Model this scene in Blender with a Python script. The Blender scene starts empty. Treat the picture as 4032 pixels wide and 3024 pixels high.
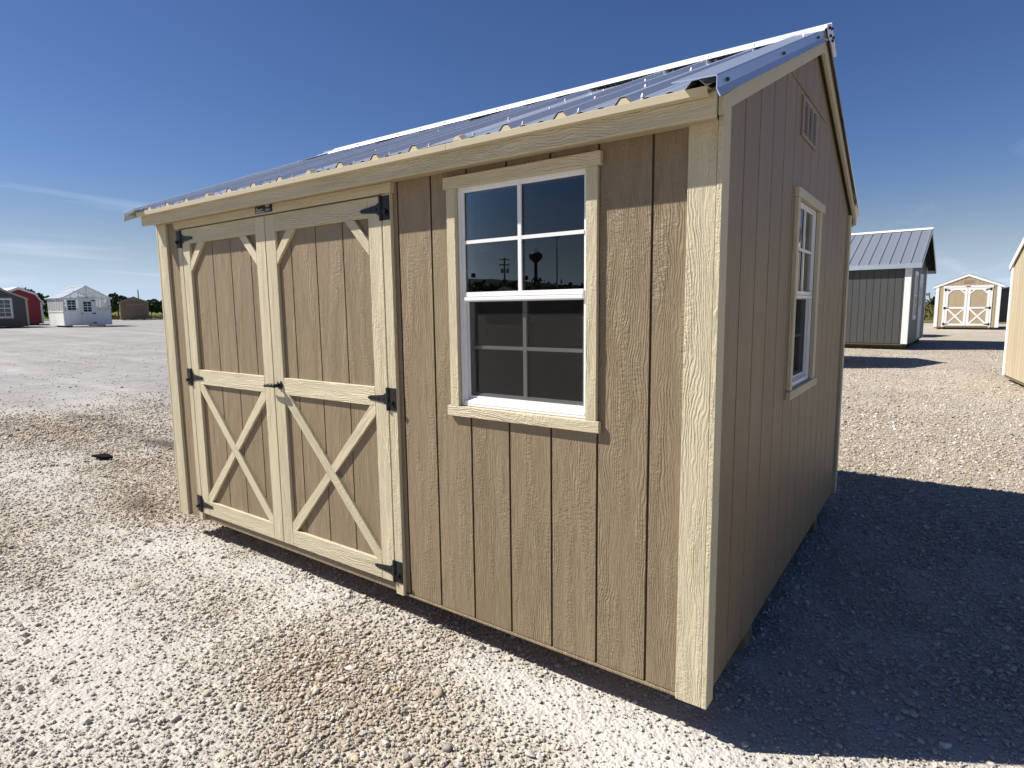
import bpy, bmesh, math, random
import numpy as np
from mathutils import Vector, Matrix, noise as mnoise
random.seed(7); rng = np.random.default_rng(7)
S = bpy.context.scene
C = S.collection
R = math.radians

# ------------------------------------------------------------------ camera
CAM = Vector((0.6115, -1.9789, 1.5507))
yaw, pitch, roll = -0.62368, -0.12615, -0.01202
f_ = Vector((math.sin(yaw)*math.cos(pitch), math.cos(yaw)*math.cos(pitch), math.sin(pitch)))
r_ = Vector((math.cos(yaw), -math.sin(yaw), 0)); u_ = r_.cross(f_)
r2 = math.cos(roll)*r_ + math.sin(roll)*u_; u2 = -math.sin(roll)*r_ + math.cos(roll)*u_
cd = bpy.data.cameras.new('camera'); cam = bpy.data.objects.new('camera', cd); C.objects.link(cam)
cam.matrix_world = Matrix(((r2.x, u2.x, -f_.x, CAM.x), (r2.y, u2.y, -f_.y, CAM.y), (r2.z, u2.z, -f_.z, CAM.z), (0, 0, 0, 1)))
cd.sensor_width = 36; cd.lens = 2370.25/4032*36; cd.clip_start = .05; cd.clip_end = 6000
S.camera = cam
S.render.resolution_x, S.render.resolution_y = 1024, 768

# ------------------------------------------------------------------ world, sun, exposure
SUND = Vector((.83, .50, -1.0)).normalized()          # direction the light travels
w = bpy.data.worlds.new('World'); S.world = w; w.use_nodes = True
nt = w.node_tree; bg = nt.nodes['Background']
sky = nt.nodes.new('ShaderNodeTexSky'); sky.sky_type = 'NISHITA'; sky.sun_disc = False
sky.sun_elevation = math.asin(-SUND.z); sky.sun_rotation = math.atan2(-SUND.x, -SUND.y)
sky.altitude = 300; sky.air_density = .88; sky.dust_density = .2; sky.ozone_density = 3.2
hs = nt.nodes.new('ShaderNodeHueSaturation'); hs.inputs['Saturation'].default_value = 1.17; hs.inputs['Hue'].default_value = .512; hs.inputs['Value'].default_value = 1.06
nt.links.new(sky.outputs[0], hs.inputs['Color'])
tcw = nt.nodes.new('ShaderNodeTexCoord'); sx = nt.nodes.new('ShaderNodeSeparateXYZ'); nt.links.new(tcw.outputs['Generated'], sx.inputs[0])
def wm(op, a, b=None):
    n = nt.nodes.new('ShaderNodeMath'); n.operation = op
    for k, v in ((0, a), (1, b)):
        if v is None: continue
        if isinstance(v, (int, float)): n.inputs[k].default_value = v
        else: nt.links.new(v, n.inputs[k])
    return n.outputs[0]
dz = wm('ADD', wm('MAXIMUM', sx.outputs[2], 0.0), .10)
cx = nt.nodes.new('ShaderNodeCombineXYZ'); nt.links.new(wm('DIVIDE', sx.outputs[0], dz), cx.inputs[0]); nt.links.new(wm('DIVIDE', sx.outputs[1], dz), cx.inputs[1])
mpw = nt.nodes.new('ShaderNodeMapping'); nt.links.new(cx.outputs[0], mpw.inputs[0]); mpw.inputs['Rotation'].default_value = (0, 0, R(20)); mpw.inputs['Scale'].default_value = (1.0, .38, 1); mpw.inputs['Location'].default_value = (9.3, 5.1, 0)
nz = nt.nodes.new('ShaderNodeTexNoise'); nz.inputs['Scale'].default_value = 1.7; nz.inputs['Detail'].default_value = 7; nz.inputs['Roughness'].default_value = .52; nz.inputs['Distortion'].default_value = .5; nt.links.new(mpw.outputs[0], nz.inputs['Vector'])
cr = nt.nodes.new('ShaderNodeValToRGB'); cr.color_ramp.elements[0].position = .56; cr.color_ramp.elements[1].position = .82; nt.links.new(nz.outputs['Fac'], cr.inputs[0])
cmk = nt.nodes.new('ShaderNodeMapRange'); cmk.interpolation_type = 'SMOOTHSTEP'; cmk.inputs['From Min'].default_value = .10; cmk.inputs['From Max'].default_value = .34; cmk.inputs['To Min'].default_value = 1; cmk.inputs['To Max'].default_value = .0; nt.links.new(sx.outputs[2], cmk.inputs['Value'])
cf = wm('MULTIPLY', wm('MULTIPLY', cr.outputs[0], cmk.outputs[0]), .85)
# pale blue haze low over the horizon, all round
bwn = nt.nodes.new('ShaderNodeRGBToBW'); nt.links.new(hs.outputs[0], bwn.inputs[0])
tin = nt.nodes.new('ShaderNodeVectorMath'); tin.operation = 'SCALE'; tin.inputs[0].default_value = (.84, 1.04, 1.30); nt.links.new(bwn.outputs[0], tin.inputs['Scale'])
hz_ = nt.nodes.new('ShaderNodeMapRange'); hz_.interpolation_type = 'SMOOTHSTEP'; hz_.inputs['From Min'].default_value = .0; hz_.inputs['From Max'].default_value = .21; hz_.inputs['To Min'].default_value = 1.0; hz_.inputs['To Max'].default_value = 0.0; nt.links.new(sx.outputs[2], hz_.inputs['Value'])
hzm = nt.nodes.new('ShaderNodeMixRGB'); nt.links.new(hz_.outputs[0], hzm.inputs[0]); nt.links.new(hs.outputs[0], hzm.inputs[1]); nt.links.new(tin.outputs[0], hzm.inputs[2])
lum = nt.nodes.new('ShaderNodeMixRGB'); lum.blend_type = 'MIX'; nt.links.new(cf, lum.inputs[0]); nt.links.new(hzm.outputs[0], lum.inputs[1])
cl = nt.nodes.new('ShaderNodeMixRGB'); cl.blend_type = 'ADD'; cl.inputs[0].default_value = 1; nt.links.new(hzm.outputs[0], cl.inputs[1]); cl.inputs[2].default_value = (2.2, 2.1, 2.0, 1)
nt.links.new(cl.outputs[0], lum.inputs[2])
nt.links.new(lum.outputs[0], bg.inputs[0]); bg.inputs[1].default_value = .053
sl = bpy.data.lights.new('sun', 'SUN'); sl.energy = 5.0; sl.angle = R(.53); sl.color = (1, .955, .88)
so = bpy.data.objects.new('sun', sl); C.objects.link(so); so.rotation_euler = SUND.to_track_quat('-Z', 'Y').to_euler(); so.location = (-20, -12, 24)
vs = S.view_settings; vs.view_transform = 'Standard'; vs.look = 'None'; vs.exposure = .70; vs.gamma = 1; vs.use_curve_mapping = False

# ------------------------------------------------------------------ materials
def N(m, kind, **kw):
    n = m.node_tree.nodes.new(kind)
    for k, v in kw.items():
        if k in n.inputs: n.inputs[k].default_value = v
        else: setattr(n, k, v)
    return n
def Lk(m, a, b): m.node_tree.links.new(a, b)
def mat(name, col, rough=.7, metal=0.0, spec=.3):
    m = bpy.data.materials.new(name); m.use_nodes = True
    p = m.node_tree.nodes['Principled BSDF']
    p.inputs['Base Color'].default_value = (*col, 1); p.inputs['Roughness'].default_value = rough; p.inputs['Metallic'].default_value = metal
    p.inputs['Specular IOR Level'].default_value = spec
    return m, p
def mth(m, op, a, b=None):
    n = N(m, 'ShaderNodeMath', operation=op)
    for k, v in ((0, a), (1, b)):
        if v is None: continue
        if isinstance(v, (int, float)): n.inputs[k].default_value = v
        else: Lk(m, v, n.inputs[k])
    return n.outputs[0]
def ramp(m, src, stops):
    n = N(m, 'ShaderNodeValToRGB'); e = n.color_ramp.elements
    while len(e) < len(stops): e.new(.5)
    for q, (p, c) in zip(e, stops): q.position = p; q.color = (*c, 1) if len(c) == 3 else c
    Lk(m, src, n.inputs[0]); return n.outputs[0]
def bumped(m, p, h, dist, strength=1.0):
    b = N(m, 'ShaderNodeBump', Strength=strength, Distance=dist); Lk(m, h, b.inputs['Height']); Lk(m, b.outputs[0], p.inputs['Normal'])

def wood_siding(name, col, emb=1.0, dist=.0045, var=.10, mod=.40):
    """painted engineered wood with an embossed cedar grain running along local Z"""
    m, p = mat(name, col, .50, 0, .45)
    tc = N(m, 'ShaderNodeTexCoord'); oi = N(m, 'ShaderNodeObjectInfo')
    off = N(m, 'ShaderNodeVectorMath', operation='MULTIPLY'); cmb = N(m, 'ShaderNodeCombineXYZ')
    for i in range(3): Lk(m, oi.outputs['Random'], cmb.inputs[i])
    Lk(m, cmb.outputs[0], off.inputs[0]); off.inputs[1].default_value = (31.7, 17.3, 53.1)
    ad = N(m, 'ShaderNodeVectorMath', operation='ADD'); Lk(m, tc.outputs['Object'], ad.inputs[0]); Lk(m, off.outputs[0], ad.inputs[1])
    V = ad.outputs[0]
    def scaled(s, src=V):
        q = N(m, 'ShaderNodeMapping'); q.inputs['Scale'].default_value = s; Lk(m, src, q.inputs[0]); return q.outputs[0]
    def noise(vec, sc, det=2, ro=.5, dis=0):
        q = N(m, 'ShaderNodeTexNoise', Scale=sc, Detail=det, Roughness=ro, Distortion=dis); Lk(m, vec, q.inputs['Vector']); return q.outputs['Fac']
    warp = noise(scaled((7, 7, 2.2)), 1.0, 3, .5)
    wv = N(m, 'ShaderNodeVectorMath', operation='ADD'); Lk(m, V, wv.inputs[0])
    wc = N(m, 'ShaderNodeCombineXYZ'); Lk(m, mth(m, 'MULTIPLY', mth(m, 'SUBTRACT', warp, .5), .11), wc.inputs[0]); Lk(m, wc.outputs[0], wv.inputs[1])
    WV = wv.outputs[0]
    fib = noise(scaled((170, 170, 11), WV), 1, 4, .66, .4)
    rings = N(m, 'ShaderNodeTexWave', wave_type='BANDS', bands_direction='X', wave_profile='SIN', Scale=36, Distortion=4.5, Detail=3); rings.inputs['Detail Scale'].default_value = 1.6; Lk(m, scaled((1, 1, .42), WV), rings.inputs['Vector'])
    patch = ramp(m, noise(scaled((9, 9, 1.3)), 1, 2), [(.42, (0, 0, 0)), (.60, (1, 1, 1))])
    ticks = noise(scaled((85, 85, 110), WV), 1, 3, .6)
    patch2 = ramp(m, noise(scaled((13, 13, 2.1)), 1.3, 1), [(.45, (0, 0, 0)), (.62, (1, 1, 1))])
    h = mth(m, 'ADD', mth(m, 'MULTIPLY', fib, .75), mth(m, 'MULTIPLY', mth(m, 'MULTIPLY', rings.outputs['Fac'], patch), .22 * emb))
    h = mth(m, 'ADD', h, mth(m, 'MULTIPLY', mth(m, 'MULTIPLY', ticks, patch2), .8))
    bumped(m, p, h, dist * emb, .9)
    tone = mth(m, 'ADD', 1 - var, mth(m, 'MULTIPLY', noise(scaled((5, 5, .9)), 1, 3), 2 * var))
    tone = mth(m, 'MULTIPLY', tone, mth(m, 'ADD', 1 - mod/2, mth(m, 'MULTIPLY', fib, mod)))
    tone = mth(m, 'MULTIPLY', tone, mth(m, 'ADD', .95, mth(m, 'MULTIPLY', oi.outputs['Random'], .10)))
    mx = N(m, 'ShaderNodeVectorMath', operation='SCALE'); mx.inputs[0].default_value = col; Lk(m, tone, mx.inputs['Scale'])
    Lk(m, mx.outputs[0], p.inputs['Base Color'])
    return m
M = {}
M['siding'] = wood_siding('tan_siding', (.245, .184, .113), 1.1, .0066, .07, .55)
M['trim'] = wood_siding('cream_trim', (.53, .465, .315), 1.15, .0060, .03, .16)
M['groove'] = mat('siding_groove_shade', (.125, .088, .056), .8)[0]  # darker than the siding: shade of the grooves put into the colour
M['flash'] = mat('cream_metal', (.50, .435, .30), .42, 0, .5)[0]
M['soffit'] = mat('soffit_paint', (.38, .32, .21), .7)[0]
M['black'] = mat('black_hardware', (.010, .011, .013), .42, 0, .4)[0]; M['rubber'] = mat('black_rubber', (.008, .008, .008), .9, 0, .1)[0]; M['under'] = mat('underside_shade', (.03, .032, .034), .85)[0]
m, p = mat('white_vinyl', (.74, .74, .74), .32, 0, .5); M['vinyl'] = m
M['white'] = wood_siding('white_trim', (.74, .735, .72), .6, .002, .03)
m, p = mat('galvalume', (.66, .71, .78), .18, .62)
q = N(m, 'ShaderNodeTexNoise', Scale=3.2, Detail=2); bumped(m, p, q.outputs['Fac'], .0015, .3); tcn = N(m, 'ShaderNodeTexCoord'); Lk(m, tcn.outputs['Object'], q.inputs['Vector'])
q2 = N(m, 'ShaderNodeTexVoronoi', Scale=60); Lk(m, tcn.outputs['Object'], q2.inputs['Vector'])
rr = mth(m, 'ADD', .22, mth(m, 'MULTIPLY', q2.outputs['Distance'], .08)); M['metal'] = m
m, p = mat('white_metal', (.80, .82, .84), .30, .15, .6); M['capmetal'] = m
M['screw'] = mat('screw_head', (.55, .56, .58), .4, .8)[0]
M['lumber'] = wood_siding('raw_lumber', (.46, .33, .19), .5, .002, .12)
M['osb'] = mat('sheathing_board', (.36, .26, .15), .85)[0]
M['treated'] = wood_siding('treated_lumber', (.13, .11, .065), .5, .002, .15)
# glass: see-through with fresnel reflection
def glass(name, tint, boost, rough=0.0):
    m = bpy.data.materials.new(name); m.use_nodes = True; n = m.node_tree.nodes; n.clear()
    o = N(m, 'ShaderNodeOutputMaterial'); t = N(m, 'ShaderNodeBsdfTransparent'); t.inputs[0].default_value = (*tint, 1)
    g = N(m, 'ShaderNodeBsdfGlossy'); g.inputs['Roughness'].default_value = rough; fr = N(m, 'ShaderNodeFresnel', IOR=1.52)
    mx = N(m, 'ShaderNodeMixShader'); Lk(m, mth(m, 'MINIMUM', mth(m, 'MULTIPLY', fr.outputs[0], boost), 1.0), mx.inputs[0]); Lk(m, t.outputs[0], mx.inputs[1]); Lk(m, g.outputs[0], mx.inputs[2]); Lk(m, mx.outputs[0], o.inputs[0])
    return m
M['glass'] = glass('window_glass', (.72, .75, .76), 1.25)
def screenmat(name):
    m = bpy.data.materials.new(name); m.use_nodes = True; n = m.node_tree.nodes; n.clear()
    o = N(m, 'ShaderNodeOutputMaterial'); t = N(m, 'ShaderNodeBsdfTransparent'); d = N(m, 'ShaderNodeBsdfDiffuse')
    tc = N(m, 'ShaderNodeTexCoord'); q = N(m, 'ShaderNodeTexNoise', Scale=220, Detail=2); Lk(m, tc.outputs['Object'], q.inputs['Vector'])
    c = ramp(m, q.outputs['Fac'], [(.38, (.010, .010, .0095)), (.66, (.060, .057, .054))]); Lk(m, c, d.inputs[0])
    mx = N(m, 'ShaderNodeMixShader'); mx.inputs[0].default_value = .40; Lk(m, t.outputs[0], mx.inputs[1]); Lk(m, d.outputs[0], mx.inputs[2]); Lk(m, mx.outputs[0], o.inputs[0])
    return m
M['screen'] = screenmat('insect_screen')
def poly_mat(name, op, col):
    m = bpy.data.materials.new(name); m.use_nodes = True; n = m.node_tree.nodes; n.clear()
    o = N(m, 'ShaderNodeOutputMaterial'); t = N(m, 'ShaderNodeBsdfTransparent'); p = N(m, 'ShaderNodeBsdfPrincipled'); p.inputs['Base Color'].default_value = (*col, 1); p.inputs['Roughness'].default_value = .25
    mx = N(m, 'ShaderNodeMixShader'); mx.inputs[0].default_value = op; Lk(m, t.outputs[0], mx.inputs[1]); Lk(m, p.outputs[0], mx.inputs[2]); Lk(m, mx.outputs[0], o.inputs[0])
    return m
M['poly'] = poly_mat('clear_polycarbonate', .22, (.80, .80, .77))
M['polyroof'] = poly_mat('roof_polycarbonate', .5, (.60, .64, .70))
# other buildings' paints
M['grey_s'] = wood_siding('grey_siding', (.066, .067, .065), .8)
M['grey_g'] = mat('grey_groove', (.035, .037, .036), .8)[0]
M['grey2_s'] = wood_siding('dark_grey_siding', (.058, .061, .054), .8)
M['tan2_s'] = wood_siding('beige_siding', (.37, .295, .19), .8)
M['tan2_g'] = mat('beige_groove', (.25, .19, .12), .8)[0]
M['tan3_s'] = wood_siding('warm_tan_siding', (.46, .385, .26), .8)
M['brown_s'] = wood_siding('brown_siding', (.17, .125, .08), .6)
M['red_s'] = wood_siding('red_siding', (.27, .008, .015), .6)
M['white_s'] = wood_siding('white_siding', (.74, .73, .70), .6)
M['black_s'] = wood_siding('black_siding', (.008, .009, .010), .6)
M['shingle_d'] = mat('dark_shingle', (.045, .05, .06), .85)[0]
M['shingle_b'] = mat('brown_shingle', (.12, .09, .065), .85)[0]
M['taupe_t'] = mat('taupe_trim', (.42, .37, .30), .7)[0]
M['beige_t'] = mat('brown_trim', (.30, .23, .15), .7)[0]
# bare metal of far roofs
M['metal2'] = mat('weathered_galvalume', (.55, .58, .62), .40, .80)[0]

# ------------------------------------------------------------------ object helpers
WM = {}
def newobj(name, me, mt, parent=None, loc=None):
    """link a mesh; vertices are given in the frame of the top-level thing"""
    o = bpy.data.objects.new(name, me); C.objects.link(o)
    if mt is not None and me is not None: me.materials.append(mt)
    FR = Matrix.Identity(4)
    if parent is not None:
        o.parent = parent; FR = WM[parent.name][1]
    loc = loc or Matrix.Identity(4)
    Wd = FR @ loc
    o.matrix_local = (WM[parent.name][0].inverted() @ Wd) if parent is not None else Wd
    WM[o.name] = (Wd, FR)
    return o
def thing(name, label, cat, loc=(0, 0, 0), rz=0, group=None):
    o = bpy.data.objects.new(name, None); C.objects.link(o); o.location = loc; o.rotation_euler = (0, 0, rz); o.empty_display_size = .3
    F = Matrix.Translation(loc) @ Matrix.Rotation(rz, 4, 'Z'); WM[o.name] = (F, F)
    o['label'] = label; o['category'] = cat
    if group: o['group'] = group
    return o
def mesh_from(name, verts, faces, smooth=False):
    me = bpy.data.meshes.new(name); me.from_pydata([tuple(v) for v in verts], [], faces); me.update()
    bm = bmesh.new(); bm.from_mesh(me); bmesh.ops.recalc_face_normals(bm, faces=bm.faces); bm.to_mesh(me); bm.free()
    if smooth:
        for q in me.polygons: q.use_smooth = True
    return me
BF = [(0, 1, 2, 3), (7, 6, 5, 4), (0, 4, 5, 1), (1, 5, 6, 2), (2, 6, 7, 3), (3, 7, 4, 0)]
def boxv(a, b):
    (x0, y0, z0), (x1, y1, z1) = a, b
    return [(x0, y0, z0), (x1, y0, z0), (x1, y1, z0), (x0, y1, z0), (x0, y0, z1), (x1, y0, z1), (x1, y1, z1), (x0, y1, z1)]
class MB:
    def __init__(s): s.v = []; s.f = []
    def add(s, v, f):
        k = len(s.v); s.v += [tuple(q) for q in v]; s.f += [tuple(i + k for i in q) for q in f]; return s
    def box(s, a, b, T=None):
        v = boxv(a, b)
        if T: v = [T(*q) for q in v]
        return s.add(v, BF)
    def prism(s, poly, fa, fb):
        n = len(poly); v = [fa(*q) for q in poly] + [fb(*q) for q in poly]
        return s.add(v, [tuple(range(n)), tuple(range(2*n - 1, n - 1, -1))] + [(i, (i + 1) % n, n + (i + 1) % n, n + i) for i in range(n)])
    def tube(s, p0, p1, r0, r1=None, n=8):
        r1 = r0 if r1 is None else r1; p0, p1 = Vector(p0), Vector(p1); d = (p1 - p0).normalized(); a = d.orthogonal().normalized(); b = d.cross(a)
        v = [p0 + (a*math.cos(t) + b*math.sin(t))*r0 for t in [2*math.pi*i/n for i in range(n)]] + [p1 + (a*math.cos(t) + b*math.sin(t))*r1 for t in [2*math.pi*i/n for i in range(n)]]
        return s.add(v, [tuple(range(n - 1, -1, -1)), tuple(range(n, 2*n))] + [(i, (i + 1) % n, n + (i + 1) % n, n + i) for i in range(n)])
    def make(s, name, mt, parent=None, bevel=0, smooth=False):
        me = mesh_from(name, s.v, s.f, smooth)
        if bevel: bev(me, bevel)
        return newobj(name, me, mt, parent)
def bev(me, w):
    bm = bmesh.new(); bm.from_mesh(me); bmesh.ops.bevel(bm, geom=bm.edges[:], offset=w, segments=1, affect='EDGES', clamp_overlap=True); bm.to_mesh(me); bm.free()
def board(name, parent, p0, p1, w_, t_, nrm, mt, bevel=.0018):
    """a board from p0 to p1 (centre line of its BACK face), local Z along the grain, local -Y out of the wall"""
    p0, p1, n = Vector(p0), Vector(p1), Vector(nrm).normalized(); z = (p1 - p0).normalized(); y = -n; x = y.cross(z).normalized()
    Lh = (p1 - p0).length/2; mid = (p0 + p1)/2 + n*t_/2
    me = mesh_from(name, boxv((-w_/2, -t_/2, -Lh), (w_/2, t_/2, Lh)), BF)
    if bevel: bev(me, bevel)
    T = Matrix(((x.x, y.x, z.x, mid.x), (x.y, y.y, z.y, mid.y), (x.z, y.z, z.z, mid.z), (0, 0, 0, 1)))
    return newobj(name, me, mt, parent, T)
def FRONT(u, n, z): return (u, -n, z)          # wall maps: u along the wall, n outwards
def SIDE(u, n, z): return (n, u, z)
def wall_planks(parent, T, edges, zb, ztop, holes, mt, gm, n0=0.0, th=.010, gap=.0085, name='plank', backing=.012):
    """vertical siding boards with real joints between them, over a sheathing sheet that fills the joint bottoms"""
    for a, b in zip(edges[:-1], edges[1:]):
        ua, ub = a + gap/2, b - gap/2
        groups = [[(ua, ub, None, None)]]
        for (h0, h1, z0, z1) in holes:
            if h1 <= ua or h0 >= ub: continue
            low = (ua, ub, None, z0); up = (ua, ub, z1, None); sl = []
            if h0 > ua + .004: sl.append((ua, h0, z0, z1))
            if h1 < ub - .004: sl.append((h1, ub, z0, z1))
            groups = [[low] + sl + [up]] if sl else [[low], [up]]
        for g in groups:
            mb = MB()
            for (p, q, z0, z1) in g:
                lo = zb if z0 is None else z0
                if z1 is None:
                    pts = [(p, lo), (q, lo), (q, ztop(q))] + [(k, ztop(k)) for k in RIDGES if p < k < q] + [(p, ztop(p))]
                else: pts = [(p, lo), (q, lo), (q, z1), (p, z1)]
                if min(ztop(p), ztop(q)) - lo < .02 and z1 is None: continue
                mb.prism(pts, lambda u, z: T(u, n0, z), lambda u, z: T(u, n0 - th, z))
            if mb.v:
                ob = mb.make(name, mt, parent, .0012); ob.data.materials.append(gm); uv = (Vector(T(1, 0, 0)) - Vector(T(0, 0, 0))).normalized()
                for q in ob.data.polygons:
                    if abs(q.normal.dot(uv)) > .9: q.material_index = 1  # edge faces get the groove colour, painting the shade in the joint
    mb = MB(); e0, e1 = edges[0], edges[-1]; cuts = sorted({e0, e1, *[k for h in holes for k in h[:2]], *[k for k in RIDGES if e0 < k < e1]})
    for p, q in zip(cuts[:-1], cuts[1:]):
        mid = (p + q)/2; hs_ = [h for h in holes if h[0] < mid < h[1]]
        segs = [(zb, None)] if not hs_ else [(zb, hs_[0][2]), (hs_[0][3], None)]
        for lo, hi in segs:
            pts = [(p, lo), (q, lo), (q, hi or ztop(q)), (p, hi or ztop(p))]
            mb.prism(pts, lambda u, z: T(u, n0 - .0095, z), lambda u, z: T(u, n0 - .0095 - backing, z))
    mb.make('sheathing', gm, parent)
RIDGES = []

def smooth01(t): t = np.clip(t, 0, 1); return t*t*(3 - 2*t)
def vnoise(x, y, s, seed):
    """cheap value noise on arrays"""
    x = np.asarray(x, float)/s; y = np.asarray(y, float)/s; xi = np.floor(x).astype(np.int64); yi = np.floor(y).astype(np.int64); fx = smooth01(x - xi); fy = smooth01(y - yi)
    def h(a, b):
        n = (a*374761393 + b*668265263 + seed*1442695041) & 0xffffffff; n = ((n ^ (n >> 13))*1274126177) & 0xffffffff; return ((n ^ (n >> 16)) & 0xffff)/65535.0
    return (h(xi, yi)*(1 - fx) + h(xi + 1, yi)*fx)*(1 - fy) + (h(xi, yi + 1)*(1 - fx) + h(xi + 1, yi + 1)*fx)*fy
def fbm(x, y, s, seed, o=4):
    return sum(vnoise(x, y, s/2**k, seed + k)*.5**k for k in range(o))/sum(.5**k for k in range(o))

# ------------------------------------------------------------------ ground
def ground_h(x, y):
    x = np.asarray(x, float); y = np.asarray(y, float); dx = x - CAM.x; dy = y - CAM.y; d = np.hypot(dx, dy); az = np.degrees(np.arctan2(dx, dy))
    wl = smooth01((-az - 22)/30)*smooth01((150 + az)/35)
    hl = np.interp(d, [0, 12, 50, 57, 64, 83, 95, 200, 260], [0, 0, .50, .54, .56, .66, .74, 2.0, 2.3])
    micro = (fbm(x, y, 1.3, 5) - .5)*.035*np.clip(1.2 - d/40, 0, 1)
    return wl*hl + micro
def gauss(x, y, cx, cy, rx, ry, rot=0):
    c, s = math.cos(rot), math.sin(rot); u = (x - cx)*c + (y - cy)*s; v = -(x - cx)*s + (y - cy)*c
    return np.exp(-(u/rx)**2 - (v/ry)**2)
def dust_f(x, y):
    """0 = loose tan pebbles, 1 = white crusher dust packed between them"""
    d = .44 + .42*(fbm(x, y, 1.9, 21) - .5)*2 + .30*(fbm(x, y, .30, 31) - .5)*2
    d = d + .65*gauss(x, y, -2.6, -.95, 1.3, .55, -.25) + .55*gauss(x, y, -2.7, -.1, 1.5, .3) + .5*gauss(x, y, -.35, -.12, .9, .16) + .35*gauss(x, y, .6, -.05, .9, .35, .5)
    d = d - .55*gauss(x, y, -1.35, -.5, .55, .40, -.3) - .45*gauss(x, y, -4.7, .1, 1.2, .3) - .4*gauss(x, y, -8.0, .9, 3.5, .5) + .3*gauss(x, y, -5.6, -.1, 1.3, .5)
    d = np.where(y > 2.6, d*.5, d)
    return np.clip(d, 0, 1)
def soil_f(x, y):
    n = fbm(x, y, .5, 51)
    s = gauss(x, y, -6.6, 1.32, 1.1, .16, .05) + .8*gauss(x, y, -4.65, .12, .28, .14) + .45*gauss(x, y, -7.4, .62, .7, .07) + .5*gauss(x, y, -9.5, 1.5, 2.2, .12)
    return np.clip(s*(.35 + 1.3*n), 0, 1)
def grey_f(x, y):
    d = np.hypot(x - CAM.x, y - CAM.y); az = np.degrees(np.arctan2(x - CAM.x, y - CAM.y))
    wl = smooth01((-az - 22)/30)*smooth01((150 + az)/35)
    return np.clip(wl*smooth01((d - 10.5 + 5*(fbm(x, y, 2.5, 71) - .5))/5.0), 0, 1)
def axis_pts(lo, hi, step, far):
    a = list(np.arange(lo, hi + step/2, step)); s = step; q = a[-1]
    while q < far: s *= 1.16; q += s; a.append(q)
    s = step; q = a[0]; pre = []
    while q > -far: s *= 1.16; q -= s; pre.append(q)
    return np.array(pre[::-1] + a)
gx = axis_pts(-11, 4.2, .05, 2600); gy = axis_pts(-2.2, 8.5, .05, 2600)
X, Y = np.meshgrid(gx, gy); Zg = ground_h(X, Y) - .004
nx, ny = len(gx), len(gy)
me = bpy.data.meshes.new('ground'); idx = np.arange(nx*ny).reshape(ny, nx)
fq = np.stack([idx[:-1, :-1], idx[:-1, 1:], idx[1:, 1:], idx[1:, :-1]], -1).reshape(-1, 4)
me.vertices.add(nx*ny); me.vertices.foreach_set('co', np.stack([X, Y, Zg], -1).ravel()); me.loops.add(fq.size); me.loops.foreach_set('vertex_index', fq.ravel())
me.polygons.add(len(fq)); me.polygons.foreach_set('loop_start', np.arange(0, fq.size, 4)); me.polygons.foreach_set('loop_total', np.full(len(fq), 4)); me.polygons.foreach_set('use_smooth', np.ones(len(fq), bool)); me.update()
for nm, arr in (('dust', dust_f(X, Y)), ('soil', soil_f(X, Y)), ('grey', grey_f(X, Y))):
    at = me.attributes.new(nm, 'FLOAT', 'POINT'); at.data.foreach_set('value', arr.ravel().astype(np.float32))
m, p = mat('gravel_ground', (.5, .46, .4), .95, 0, .1)
geo = N(m, 'ShaderNodeNewGeometry'); P = geo.outputs['Position']
def at_(m, nm, typ='GEOMETRY'): n = N(m, 'ShaderNodeAttribute', attribute_name=nm, attribute_type=typ); return n
dust, soil, grey = (at_(m, k).outputs['Fac'] for k in ('dust', 'soil', 'grey'))
v1 = N(m, 'ShaderNodeTexVoronoi', Scale=62); Lk(m, P, v1.inputs['Vector'])
v2 = N(m, 'ShaderNodeTexVoronoi', Scale=24); Lk(m, P, v2.inputs['Vector'])
v3 = N(m, 'ShaderNodeTexVoronoi', Scale=7); Lk(m, P, v3.inputs['Vector'])
n1 = N(m, 'ShaderNodeTexNoise', Scale=180, Detail=3); Lk(m, P, n1.inputs['Vector'])
n2 = N(m, 'ShaderNodeTexNoise', Scale=.55, Detail=6, Roughness=.6); Lk(m, P, n2.inputs['Vector'])
bw = lambda c: (lambda q: (Lk(m, c, q.inputs[0]), q.outputs[0])[1])(N(m, 'ShaderNodeRGBToBW'))
peb = ramp(m, bw(v1.outputs['Color']), [(0, (.25, .205, .155)), (.3, (.36, .31, .24)), (.62, (.43, .38, .305)), (1, (.50, .455, .385))])
peb2 = ramp(m, bw(v2.outputs['Color']), [(0, (.58, .55, .52)), (1, (1.22, 1.20, 1.18))])
pm = N(m, 'ShaderNodeMixRGB', blend_type='MULTIPLY'); pm.inputs[0].default_value = .8; Lk(m, peb, pm.inputs[1]); Lk(m, peb2, pm.inputs[2])
dm = N(m, 'ShaderNodeMixRGB'); Lk(m, mth(m, 'MULTIPLY', dust, .95), dm.inputs[0]); Lk(m, pm.outputs[0], dm.inputs[1]); dm.inputs[2].default_value = (.53, .51, .475, 1)
gsp = N(m, 'ShaderNodeMixRGB', blend_type='MULTIPLY'); gsp.inputs[0].default_value = .75; gsp.inputs[1].default_value = (.315, .31, .31, 1)
Lk(m, ramp(m, bw(v3.outputs['Color']), [(0, (.74, .74, .75)), (1, (1.12, 1.11, 1.10))]), gsp.inputs[2])
gm_ = N(m, 'ShaderNodeMixRGB'); Lk(m, mth(m, 'MULTIPLY', grey, .9), gm_.inputs[0]); Lk(m, dm.outputs[0], gm_.inputs[1]); Lk(m, gsp.outputs[0], gm_.inputs[2])
sm = N(m, 'ShaderNodeMixRGB'); Lk(m, mth(m, 'MULTIPLY', soil, .9), sm.inputs[0]); Lk(m, gm_.outputs[0], sm.inputs[1]); sm.inputs[2].default_value = (.085, .062, .045, 1)
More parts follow.
